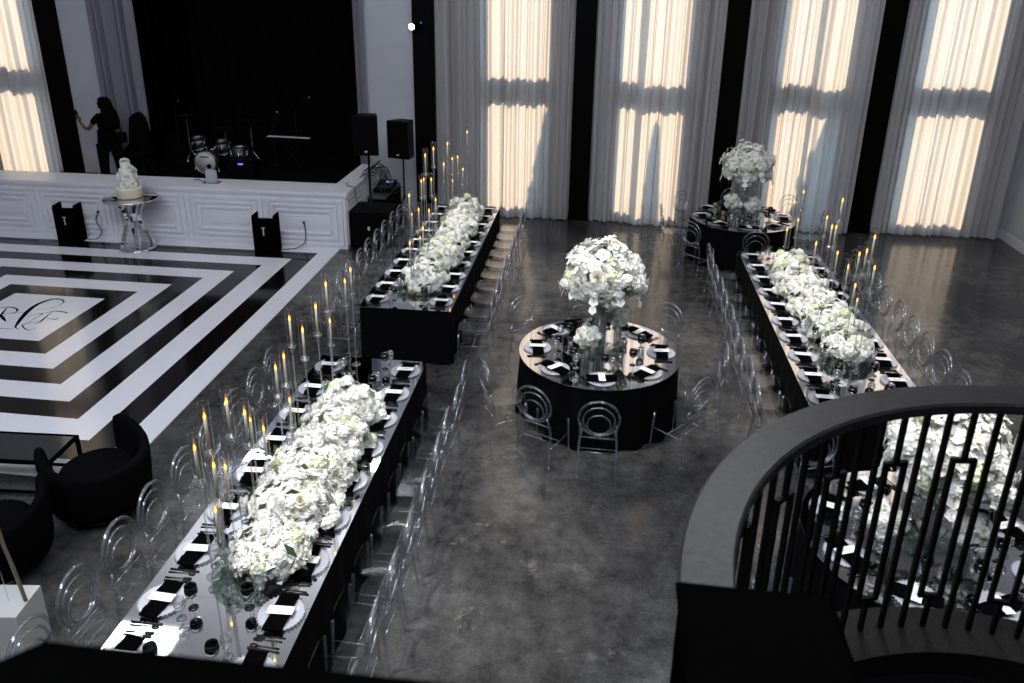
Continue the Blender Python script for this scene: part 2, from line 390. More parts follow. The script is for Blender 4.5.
# raised mouldings on the white front
def frame_y(b,x0,x1,z0,z1,w=.03,d=.016):
    y0=SF-d*1.7
    b.box(x0,x1,y0,SF,z0,z0+w).box(x0,x1,y0,SF,z1-w,z1).box(x0,x0+w,y0,SF,z0+w,z1-w).box(x1-w,x1,y0,SF,z0+w,z1-w)
PW=1.52
for k in range(7):
    x1=SR-.06-k*PW; x0=x1-PW+.06
    b=B('white_gloss')
    frame_y(b,x0,x1,.07,ST-.15,.05,.02); frame_y(b,x0+.11,x1-.11,.17,ST-.25,.045,.022); frame_y(b,x0+.22,x1-.22,.27,ST-.35,.04,.02)
    s=k%2
    b.box(x0+.34,x1-.30,SF-.02,SF,.40,.62)
    b.box(x0+.42,x1-.24,SF-.028,SF-.02,.45,.57)
    b.obj('moulding_panel',stage)
def frame_x(b,y0,y1,z0,z1,w=.04,d=.02):
    b.box(SR,SR+d,y0,y1,z0,z0+w).box(SR,SR+d,y0,y1,z1-w,z1).box(SR,SR+d,y0,y0+w,z0+w,z1-w).box(SR,SR+d,y1-w,y1,z0+w,z1-w)
for k in range(2):
    b=B('white_gloss'); y0=SF+.05+k*1.12; y1=y0+1.06
    frame_x(b,y0,y1,.07,ST-.15); frame_x(b,y0+.1,y1-.1,.17,ST-.25); frame_x(b,y0+.2,y1-.2,.27,ST-.35); b.obj('moulding_panel',stage)
# recess and backdrop
struct(B('stage_drape').box(OPEN[0]-.9,OPEN[1]+.9,20,20.2,0,H).obj('wall_stage_back'))
struct(B('stage_drape').box(OPEN[0]-.9,OPEN[1]+.9,WY+.26,20.2,H,H+.2).obj('ceiling_stage'))
struct(B('stage_drape').box(OPEN[0]-.9,OPEN[0]-.7,WY+.26,20,0,H).obj('wall_stage_left'))
struct(B('stage_drape').box(OPEN[1]+.7,OPEN[1]+.9,WY+.26,20,0,H).obj('wall_stage_right'))
curtain(OPEN[0]-.65,OPEN[1]+.65,19.4,.6,8.8,'black pleated backdrop curtain across the back of the stage',mat='stage_drape',seed=41,amp=.06,wl=.3,name='backdrop_curtain')
for s,x in ((1,OPEN[0]-.3),(-1,OPEN[1]+.35)):
    curtain(x-.3,x+.3,18.0,.6,8.8,'black side drape in the wings at the %s of the stage'%('left' if s==1 else 'right'),mat='stage_drape',seed=42+s,amp=.06,wl=.2,name='side_drape')

# ------------------------------------------------------------------ dance floor
DX,DY,DH=-8.31,9.69,3.64
df=B('dance_vinyl').box(-DH,DH,-DH,DH,0,.008).obj('dance_floor',loc=(DX,DY,.001)); tag(df,'glossy dance floor with concentric black and white square bands','dance floor')
MONO={'Rtop':[(-8.900,9.720),(-8.920,9.860),(-8.800,9.930),(-8.640,9.900),(-8.550,9.810),(-8.580,9.730),(-8.680,9.670)],
'Rstem':[(-8.790,9.900),(-8.710,9.700),(-8.650,9.520),(-8.640,9.420)],
'Rleg':[(-8.700,9.660),(-8.580,9.550),(-8.460,9.450)],
'swash':[(-8.310,9.890),(-8.150,9.990),(-8.070,10.100),(-8.090,10.240),(-8.190,10.320),(-8.330,10.310),(-8.420,10.120),(-8.400,9.870),(-8.320,9.610),(-8.230,9.390),(-8.170,9.280),(-8.070,9.220)],
'tail':[(-7.890,9.310),(-7.880,9.250),(-7.960,9.230),(-8.110,9.340),(-8.120,9.410),(-8.050,9.470),(-7.980,9.520)],
'amp':[(-8.090,9.410),(-8.110,9.600),(-8.110,9.770),(-8.160,9.770),(-8.230,9.700),(-8.240,9.620)],
'cross':[(-8.550,9.720),(-8.400,9.810)],
'Fstem':[(-8.020,9.890),(-7.980,9.660),(-7.950,9.480),(-8.000,9.440)],
'Ftop':[(-8.100,9.780),(-8.020,9.880),(-7.900,9.890),(-7.770,9.860),(-7.780,9.830)],
'Fbar':[(-7.950,9.640),(-7.790,9.620),(-7.800,9.700)],
'tail2':[(-8.450,9.220),(-8.240,9.220),(-8.170,9.280)]}
WID={'Rtop':(.012,.03),'Rstem':(.02,.045),'Rleg':(.02,.05),'swash':(.008,.075),'tail':(.006,.02),'amp':(.006,.02),'cross':(.01,.012),'Fstem':(.01,.03),'Ftop':(.008,.025),'Fbar':(.008,.02),'tail2':(.006,.012)}
def spline(pts,n=8):
    out=[];P_=[Vector((*p,0)[:3]) for p in pts]
    for i in range(len(P_)-1):
        p0=P_[max(0,i-1)];p1=P_[i];p2=P_[i+1];p3=P_[min(len(P_)-1,i+2)]
        for k in range(n):
            t=k/n; out.append(.5*((2*p1)+(p2-p0)*t+(2*p0-5*p1+4*p2-p3)*t*t+(3*p1-p0-3*p2+p3)*t**3))
    out.append(P_[-1]); return out
b=B('black_paint')
for kk,(key,pts) in enumerate(MONO.items()):
    q=spline(pts); wl,wh=WID[key]; n=len(q)-1; vs=[]
    for i,p in enumerate(q):
        t=(q[min(n,i+1)]-q[max(0,i-1)]).normalized(); nn=Vector((-t.y,t.x,0))
        w=wl+(wh-wl)*(sin(PI*i/n)**2 if key!='swash' else sin(PI*min(1,(i/n)**1.6))**2)
        vs+=[p+nn*w/2,p-nn*w/2]
    b.add([(v[0]-DX,v[1]-DY,.0085+kk*.0002) for v in vs],[(2*i,2*i+1,2*i+3,2*i+2) for i in range(n)],False)
b.obj('monogram',df)

# ------------------------------------------------------------------ tables
def ripple_cloth(path,h,amp=.03,seed=0,mat='black_cloth',top=True,rows=7):
    """path: closed list of (x,y,nx,ny); hangs from h to the floor with gathered folds"""
    b=B(mat); n=len(path); vs=[];fs=[]
    L=0;ph=[]
    for i,(x,y,nx,ny) in enumerate(path):
        px,py=path[i-1][:2]; L+=math.hypot(x-px,y-py) if i else 0; ph.append(L)
    for r in range(rows+1):
        t=r/rows
        for i,(x,y,nx,ny) in enumerate(path):
            k=amp*t**.8*(sin(ph[i]*2*PI/.33+2*noise.noise((ph[i]*.8,seed,0)))*.6+.6*noise.noise((ph[i]*2.2,seed,3)))+.012*t
            vs.append((x+nx*k,y+ny*k,h*(1-t)+(.004 if r==rows else 0)))
    for r in range(rows):
        for i in range(n):
            j=(i+1)%n; fs.append((r*n+i,(r+1)*n+i,(r+1)*n+j,r*n+j))
    b.add(vs,fs)
    if top: b.add([(x,y,h) for x,y,_,_ in path],[tuple(range(n))],False)
    return b
def rect_path(w,l,step=.03,rad=.03):
    pts=[];hw,hl=w/2,l/2
    def seg(x0,y0,x1,y1,nx,ny):
        d=math.hypot(x1-x0,y1-y0);m=max(1,int(d/step))
        for i in range(m): pts.append((x0+(x1-x0)*i/m,y0+(y1-y0)*i/m,nx,ny))
    def arc(cx,cy,a0):
        for k in range(3):
            a=a0+PI/2*k/3; pts.append((cx+rad*cos(a),cy+rad*sin(a),cos(a),sin(a)))
    seg(hw,-hl+rad,hw,hl-rad,1,0); arc(hw-rad,hl-rad,0)
    seg(hw-rad,hl,-hw+rad,hl,0,1); arc(-hw+rad,hl-rad,PI/2)
    seg(-hw,hl-rad,-hw,-hl+rad,-1,0); arc(-hw+rad,-hl+rad,PI)
    seg(-hw+rad,-hl,hw-rad,-hl,0,-1); arc(hw-rad,-hl+rad,-PI/2)
    return pts
def circ_path(R,n=150): return [(R*cos(2*PI*i/n),R*sin(2*PI*i/n),cos(2*PI*i/n),sin(2*PI*i/n)) for i in range(n)]
TZ=.76
TABLES={'A':(-2.385,5.22,4.88,'near left long table'),'B':(-2.385,11.50,4.88,'far left long table'),'C':(2.80,9.62,4.88,'right long table')}
TW=1.20
for k,(x,y,l,nm) in TABLES.items():
    c=ripple_cloth(rect_path(TW,l),.742,.022,seed=ord(k)).obj('tablecloth',loc=(x,y,0)); tag(c,'black floor-length tablecloth over the '+nm,'tablecloth','black tablecloths')
    t=thing('banquet_table','%s with a mirrored top in black skirting'%nm,'table',(x,y,.743),0,'long mirror-topped tables')
    b=B('mirror_top')
    for i in range(4):
        y0=-l/2+i*l/4+.001; b.box(-TW/2,TW/2,y0,y0+l/4-.002,.007,.0165)
    b.obj('mirror_top',t)
    B('black_paint').box(-TW/2-.002,TW/2+.002,-l/2-.002,l/2+.002,0,.0068).obj('table_edge',t)
ROUND={'D':(.10,8.22,'centre round table'),'E':(2.55,13.95,'round table by the back wall'),'F':(2.62,5.32,'round table below the curved railing')}
for k,(x,y,nm) in ROUND.items():
    c=ripple_cloth(circ_path(.90),.742,.05,seed=ord(k)).obj('tablecloth',loc=(x,y,0)); tag(c,'black floor-length tablecloth over the '+nm,'tablecloth','black tablecloths')
    t=thing('round_table','%s with a mirrored top in black skirting'%nm,'table',(x,y,.743),0,'round mirror-topped tables')
    b=B('mirror_top')
    for q in range(4):
        vs=[(.002*(1 if q in(0,3) else -1),.002*(1 if q<2 else -1))]
        for z in (.007,.0165): pass
        ring_=[(.91*cos(PI/2*q+PI/2*i/16),.91*sin(PI/2*q+PI/2*i/16)) for i in range(17)]
        ox,oy=.0012*(cos(PI/2*q+PI/4)),.0012*(sin(PI/2*q+PI/4))
        poly=[(ox,oy)]+[(a+ox,c_+oy) for a,c_ in ring_]; n=len(poly)
        b.add([(a,c_,.007) for a,c_ in poly]+[(a,c_,.0165) for a,c_ in poly],[tuple(reversed(range(n))),tuple(range(n,2*n))]+[(i,(i+1)%n,n+(i+1)%n,n+i) for i in range(n)],False)
    b.obj('mirror_top',t)
    B('black_paint').lathe([(.912,0),(.912,.0068)],64).obj('table_edge',t)

# ------------------------------------------------------------------ chair (clear acrylic, ring back)
def make_chair():
    t=thing('ring_back_chair','chair','chair')
    # back: outer ring, inner ring, oval, leaning back slightly
    def lean(b,z0=.45,k=.10):
        b.v=[(x,y-(z-z0)*k,z) for x,y,z in b.v]; return b
    b=B('acrylic').ring((0,-.20,.73),.200,.0135,n=32,k=8); lean(b).obj('backrest',t)
    rr=t.children[0]
    b=B('acrylic').ring((0,-.20,.705),.155,.010,n=28,k=6); b.ring((0,-.20,.655),.115,.009,n=26,k=6); lean(b).obj('inner_ring',rr)
    b=B('acrylic_seat')
    # seat: rounded tray with raised rim
    def se(u,v,z):
        a=2*PI*u; r=v; x=.205*r*math.copysign(abs(cos(a))**.55,cos(a)); y=.21*r*math.copysign(abs(sin(a))**.55,sin(a)); return (x*(1+.06*(y/.21)),y,z)
    b.grid(24,3,lambda u,v:se(u,v,.452-.012*(1-v*v)))
    b.grid(24,2,lambda u,v:se(u,1.0,.452-.034*v)); b.grid(24,3,lambda u,v:se(u,v,.416))
    b.obj('seat',t)
    for s in (-1,1):
        B('acrylic').tube([(s*.185,.185,.42),(s*.192,.195,.22),(s*.20,.205,.006)],[.014,.012,.0095],8).obj('leg',t)
        pts=[(s*.155,-.222,.600),(s*.178,-.205,.50),(s*.185,-.19,.42),(s*.190,-.205,.22),(s*.20,-.235,.006)]
        B('acrylic').tube(pts,[.011,.013,.014,.012,.0095],8).obj('leg',t)
    for s in (-1,1): B('acrylic').tube([(s*.19,.195,.24),(s*.19,-.20,.24)],.007,6).obj('stretcher',t)
    B('acrylic').tube([(-.19,.0,.24),(.19,0,.24)],.007,6).obj('stretcher',t); B('acrylic').tube([(-.185,-.202,.33),(.185,-.202,.33)],.007,6).obj('stretcher',t); B('acrylic').tube([(-.17,-.205,.50),(.17,-.205,.50)],.009,6).obj('stretcher',t)
    return t
chair=Spawner(make_chair())
rc=random.Random(5)
def put_chair(x,y,face,label,group): 
    j=lambda a: rc.uniform(-a,a)
    chair((x+j(.012),y+j(.02),0),face-PI/2+j(.05),label,group)
# ------------------------------------------------------------------ place settings
def lathe_mesh(name,mat,prof,n=20,**k): return B(mat).lathe(prof,n,**k).mesh(name)
def mk_charger():
    b=B('charger_glass'); b.lathe([(.002,.004),(.09,.004),(.105,.010),(.15,.016),(.155,.015),(.15,.010),(.10,.002),(.002,.0)],32,cap=False)
    for k in range(36): a=2*PI*k/36; b.sphere((.157*cos(a),.157*sin(a),.014),.0075,6,4)
    return b.mesh('charger_plate')
ME={}
ME['charger']=mk_charger()
b=B('napkin_black')
def nap(b,x0,x1,y0,y1,z,th,seed):
    f=lambda zz:(lambda u,v:(x0+(x1-x0)*u+.004*noise.noise((u*4,v*4,seed)),y0+(y1-y0)*v+.006*noise.noise((u*3,v*5,seed+4)),zz+.008*noise.noise((u*3+seed,v*4,1))+.006*sin(PI*v)))
    b.grid(6,8,f(z+th)); b.grid(6,8,f(z))
    for u in (0,1): b.grid(1,8,lambda a,v,u=u:(lambda p,q:tuple(p[i]*(1-a)+q[i]*a for i in range(3)))(f(z)(u,v),f(z+th)(u,v)))
    for v in (0,1): b.grid(6,1,lambda u,a,v=v:(lambda p,q:tuple(p[i]*(1-a)+q[i]*a for i in range(3)))(f(z)(u,v),f(z+th)(u,v)))
nap(b,-.062,.066,-.165,-.02,.017,.012,1); nap(b,-.072,.058,.0,.165,.018,.014,3); nap(b,-.05,.05,-.04,.04,.018,.014,6)
ME['napkin']=b.mesh('napkin')
def card_m(seed):
    b=B('card_white').box(-.088,.088,-.036,.036,0,.0016)
    b.mat('ink'); b.box(-.03,.03,.008,.012,.0016,.0019); b.box(-.045,.045,-.004,-.001,.0016,.0019); b.box(-.035,.035,-.014,-.011,.0016,.0019)
    return b.mesh('menu_card')
ME['card']=card_m(0)
def fork():
    b=B('cutlery_black'); b.tube([(0,-.095,.003),(0,-.03,.004),(0,.04,.005)],[.0048,.003,.0028],6)
    b.box(-.010,.010,.04,.062,.003,.006)
    for i in range(4): x=-.0085+i*.0057; b.box(x-.0016,x+.0016,.062,.10,.003,.006)
    return b.mesh('fork')
def knife():
    b=B('cutlery_black'); b.tube([(0,-.11,.004),(0,-.01,.004)],[.006,.0045],6); b.box(-.008,.008,-.01,.11,.002,.005); return b.mesh('knife')
def spoon():
    b=B('cutlery_black'); b.tube([(0,-.10,.003),(0,-.03,.004),(0,.055,.005)],[.0048,.003,.0028],6); b.sphere((0,.075,.006),.02,10,6,(.85,1.3,.25)); return b.mesh('spoon')
ME['fork'],ME['knife'],ME['spoon']=fork(),knife(),spoon()
# black goblet: faceted bowl, stem, foot
def goblet(name,bm,sm,label,rb=.040,h=.19,fac=8):
    t=thing(name,label,'glass')
    b=B(bm); b.lathe([(.012,h-.095),(rb*.85,h-.075),(rb,h-.045),(rb*.88,h),(rb*.84,h),(rb*.94,h-.045),(rb*.8,h-.07),(.004,h-.088)],fac*2,cap=False,wave=.03,wn=fac); b.obj('bowl',t)
    b=B(sm); b.lathe([(.006,.006),(.0045,.03),(.0045,h-.12),(.009,h-.108),(.005,h-.10),(.012,h-.093)],10,cap=False); b.obj('stem',t)
    b=B(sm if name!='black_goblet' else 'black_glass'); b.lathe([(.033,0),(.034,.003),(.012,.006),(.004,.009)],20); b.obj('foot',t)
    return t
sp_black=Spawner(goblet('black_goblet','black_glass','crystal','goblet',.046,.188))
sp_clear=Spawner(goblet('crystal_goblet','crystal','crystal','goblet',.040,.165,10))
used={}
def setting(px,py,ang,where,tname,spread=0,mini=False):
    """px,py: centre of the charger; ang: direction pointing from the guest to the table middle"""
    z=TZ; R=Matrix.Rotation(ang-PI/2,4,'Z'); jj=lambda a: rc.uniform(-a,a)
    def W(x,y): v=R@Vector((x,y,0)); return (px+v.x,py+v.y)
    rz=ang-PI/2
    x,y=W(0,0); inst(ME['charger'],'charger_plate',None,(x,y,z),(0,0,rz)); tag(bpy.context.scene.collection.objects[-1],f'beaded glass charger, {where}','plate',f'charger plates on the {tname}')
    n=inst(ME['napkin'],'napkin',None,(x,y,z),(0,0,rz+PI/2+jj(.12))); tag(n,f'folded black napkin, {where}','napkin',f'napkins on the {tname}')
    c=inst(ME['card'],'menu_card',None,(x,y,z+.040),(0,0,rz+PI/2+jj(.08))); tag(c,f'white menu card, {where}','card',f'menu cards on the {tname}')
    for nm,ox,me,lab in (('fork',-.195,'fork','inner black fork'),('fork',-.222,'fork','outer black fork'),('knife',.195,'knife','black knife'),('spoon',.222,'spoon','black spoon')):
        x,y=W(ox,-.005+jj(.008)); q=inst(ME[me],nm,None,(x,y,z),(0,0,rz+jj(.06))); tag(q,f'{lab}, {where}',nm,f'{nm}s on the {tname}' if nm!='knife' else f'knives on the {tname}')
    x,y=W(.03+jj(.015),.235+jj(.01)); g=sp_black((x,y,z),jj(3),f'black goblet, {where}',f'black goblets on the {tname}')
    x,y=W(.125+jj(.012),.200+jj(.01)); g=sp_clear((x,y,z),jj(3),f'clear crystal goblet, {where}',f'crystal goblets on the {tname}')
def lsetting(k,side,i,y):
    x0,yc,l,nm=TABLES[k]
    sd={('A',1):'aisle side',('A',-1):'dance floor side',('B',1):'aisle side',('B',-1):'stage side',('C',-1):'aisle side',('C',1):'right wall side'}[(k,side)]
    where=f'{ORD[i]} from far end, {sd}, {nm}'
    setting(x0+side*(TW/2-.175),y,PI if side==1 else 0,where,nm)
    off={('A',-1):-.84,('A',1):.84,('B',-1):-.86,('B',1):.86,('C',-1):-.84,('C',1):.84}[(k,side)]
    put_chair(x0+off,y+rc.uniform(-.02,.02),PI if side==1 else 0,f'clear ring-back chair, {where}','chairs along the '+nm)
YA=[7.40-.497*i for i in range(9)]; YB=[13.66-.48*i for i in range(10)]; YC=[11.80-.485*i for i in range(10)]
for k,ys in (('A',YA),('B',YB),('C',YC)):
    for side in (-1,1):
        for i,y in enumerate(ys): lsetting(k,side,i,y)
PN={0:'right side',45:'far right side',90:'far side',135:'far left side',180:'left side',225:'near left side',270:'near side',315:'near right side'}
for k,rot,chs in (('D',3,{0:(0,1.16),45:(51,1.17),90:(101,1.08),135:(133,1.22),180:(212,1.18),225:(243,1.16),270:(271,1.22),315:(322,1.12)}),('E',0,None),('F',20,None)):
    cx,cy,nm=ROUND[k]
    for a in range(0,360,45):
        A=math.radians(a+rot); where=f'{PN[a]} of the {nm}'
        setting(cx+.70*cos(A),cy+.70*sin(A),A+PI,where,nm)
        ca,cr=(chs[a] if chs else (a+rot,1.16)); C_=math.radians(ca)
        put_chair(cx+(cr+.0)*cos(C_),cy+(cr+.0)*sin(C_),C_+PI,f'clear ring-back acrylic chair, {where}','chairs around the '+nm)

# ------------------------------------------------------------------ blossoms
def petal(b,az,tilt,ln,w,cup,z0,r0,seed,wav=.12,nu=3,nv=3):
    ca,sa=cos(az),sin(az)
    def fn(u,v):
        s=(u-.5)*2; t=v
        wd=w*(sin(PI*min(1,.18+t*.72))**.7)*(1 if t<.98 else .75)
        x=s*wd; d=t*ln
        rad=r0+d*cos(tilt)+cup*ln*t*t*.0; h=z0+d*sin(tilt)+cup*ln*(s*s*.35 - .35*t*t)+wav*ln*t*sin(s*5+seed)*.4
        return (ca*rad-sa*x,sa*rad+ca*x,h)
    b.grid(nu,nv,fn)
def rose(seed,mat='petal_white',inner='petal_cream'):
    rs=random.Random(seed); b=B(inner)
    for k in range(4): petal(b,k*PI/2+rs.random(),1.35,.030,.017,.3,.010,.003,seed+k,nu=2,nv=2)
    b.mat(mat)
    for k in range(5): petal(b,k*2*PI/5+rs.random()*.6,1.0,.036,.023,.4,.004,.006,seed+k)
    for k in range(6): petal(b,k*2*PI/6+rs.random()*.6,.55,.042,.028,.4,.0,.008,seed+k)
    for k in range(6): petal(b,k*2*PI/6+rs.random()*.6,.1,.046,.03,.3,-.004,.009,seed+k)
    return b.mesh('blossom')
def hydrangea(seed,mat):
    rs=random.Random(seed); b=B(mat); n=34; R=.050
    for i in range(n):
        ph=math.acos(1-1.55*(i+.5)/n); th=i*2.39996
        d=Vector((sin(ph)*cos(th),sin(ph)*sin(th),cos(ph))); c=d*R*rs.uniform(.9,1.08)
        u=d.orthogonal().normalized(); w=d.cross(u); r0=rs.random()*PI
        for k in range(4):
            a=r0+k*PI/2; e=u*cos(a)+w*sin(a); f=u*cos(a+PI/2)+w*sin(a+PI/2); s=.017
            b.add([c,c+e*s*.55+f*s*.5+d*.003,c+e*s+d*rs.uniform(-.002,.005),c+e*s*.55-f*s*.5+d*.003],[(0,1,2,3)],False)
    b.lathe([(R*.85,-.3*R),(R*.9,.1*R),(R*.7,.55*R),(R*.3,.85*R),(.001,.9*R)],10,cap=False)
    return b.mesh('blossom')
def orchid(seed):
    rs=random.Random(seed); b=B('petal_white')
    for k in range(5): petal(b,k*2*PI/5+.1*rs.random(),.25 if k%2 else .12,.052,.030,.35,0,.002,seed+k)
    for k in range(3): petal(b,k*2*PI/3+.5,1.1,.020,.010,.3,.0,.002,seed+k,nu=2,nv=2)
    b.mat('pistil').sphere((0,0,.008),.006,6,4)
    return b.mesh('blossom')
BL=[rose(1),rose(2),rose(3,'petal_white','petal_white'),rose(7,'petal_cream','petal_blush'),hydrangea(4,'petal_white'),hydrangea(5,'petal_white'),hydrangea(6,'petal_green'),orchid(8)]
WT=[5,5,5,1.3,6,6,2.0,3]
def leafmesh(pts,seed,n):
    rs=random.Random(seed); b=B('leaf_green')
    for _ in range(n):
        p,nr=rs.choice(pts); p=Vector(p); nr=Vector(nr); u=nr.orthogonal().normalized(); a=rs.random()*2*PI; u=(Matrix.Rotation(a,3,nr)@u)
        w=nr.cross(u); L=rs.uniform(.05,.085); o=p+nr*.008; k=(u*.85+nr*.45).normalized()
        b.add([o,o+k*L*.5+w*L*.22,o+k*L,o+k*L*.5-w*L*.22,o+k*L*.5+nr*.006],[(0,1,4),(1,2,4),(2,3,4),(3,0,4)])
    return b
def surf_pts(n,fn,seed,mind):
    rs=random.Random(seed); out=[]; tries=0
    while len(out)<n and tries<n*60:
        tries+=1; p,nr=fn(rs)
        if all((Vector(p)-Vector(q[0])).length>mind for q in out): out.append((p,nr))
    return out
def filler(t,fn,n,scale,seed):
    rs=random.Random(seed+77); b=MB()
    for _ in range(n):
        p,nr=fn(rs); nr=Vector(nr).normalized(); m_=nr.to_track_quat('Z','Y').to_matrix(); m_=m_@Matrix.Rotation(rs.random()*6.28,3,'Z'); P0=Vector(p)*1.02+nr*rs.uniform(-.01,.03)*scale
        me=rs.choice([BL[7],BL[4],BL[0]]); s_=scale*rs.uniform(.45,.75)
        if me is BL[0]: me=BL[7]
        for k in range(3): 
            c=P0+m_@Vector((rs.uniform(-.03,.03),rs.uniform(-.03,.03),rs.uniform(0,.02)))*scale
            b.mat('petal_white' if rs.random()<.75 else 'petal_cream')
            for q in range(5):
                a=2*PI*q/5+k; e=m_@Vector((cos(a),sin(a),.25+.3*rs.random())); f=m_@Vector((-sin(a),cos(a),0)); L=.030*s_*1.3
                b.add([c,c+e*L*.5+f*L*.42,c+e*L,c+e*L*.5-f*L*.42],[(0,1,2,3)],False)
    o=b.obj('small_florets',t); o['kind']='stuff'
def arrangement(t,pts,scale,seed,core=None):
    rs=random.Random(seed)
    for p,nr in pts[:100]:
        nr=Vector(nr).normalized(); q=nr.to_track_quat('Z','Y'); e=(q@Matrix.Rotation(rs.random()*6.28,3,'Z').to_quaternion()).to_euler()
        me=rs.choices(BL,WT)[0]; s=scale*rs.uniform(.85,1.2)
        o=bpy.data.objects.new('blossom',me); col.objects.link(o); o.location=p; o.rotation_euler=e; o.scale=(s,s,s); o.parent=t
    if pts[100:]:
        print('extra pts',len(pts)-100)
    leafmesh(pts,seed,max(6,len(pts)//9)).obj('leaf_sprays',t)
def runner(k,ys,name,heights,widths,xs,base):
    """low floral run in clumps along a long table"""
    nm=TABLES[k][3]
    for i,y in enumerate(ys):
        L=(ys[0]-ys[-1])/(len(ys)-1)*.5*.98; Wd=widths[i]; Ht=heights[i]; x=xs[i]
        t=thing('flower_runner',f'low mound of white roses and hydrangeas, {ORD[i]} from far end, {nm}','flowers',(x,y,TZ),0,f'white flower mounds along the {nm}')
        def fn(rs):
            a=rs.random()*2*PI; ph=math.acos(rs.uniform(0.0,1)); dx,dy,dz=sin(ph)*cos(a),sin(ph)*sin(a),cos(ph)
            kk=1+.42*noise.noise((dx*2+i*5,dy*2,dz*2+y))
            return ((Wd*dx*kk,L*dy*1.05*kk,.05+(Ht-.05)*dz*kk),(dx/Wd,dy/L,dz/Ht))
        pts=surf_pts(95,fn,seed=int(100*y)+ord(k),mind=.062)
        b=B('petal_base'); 
        def cf(u,v):
            a=2*PI*u; ph=PI/2*(1-v); dx,dy,dz=sin(ph)*cos(a),sin(ph)*sin(a),cos(ph); kk=(1+.42*noise.noise((dx*2+i*5,dy*2,dz*2+y)))
            return (Wd*dx*kk*.9,L*dy*kk*.95,max(.0,.03+(Ht-.06)*dz*kk))
        b.grid(24,8,cf)
        b.obj('flower_bed',t)
        arrangement(t,pts,1.12,int(y*10)); filler(t,fn,70,1.1,int(y*13))
runner('A',[6.40,5.90,5.40,4.90,4.42],'A',[.34,.36,.34,.30,.22],[.27,.31,.32,.31,.26],[-2.27,-2.28,-2.26,-2.24,-2.21],0)
runner('B',[12.95,12.2,11.45,10.7,9.98],'B',[.36,.32,.27,.34,.30],[.24,.26,.24,.28,.24],[-2.26,-2.25,-2.26,-2.26,-2.30],0)
runner('C',[10.80,10.22,9.64,9.08,8.56],'C',[.36,.33,.30,.36,.28],[.26,.27,.25,.29,.25],[2.72,2.74,2.80,2.84,2.88],0)

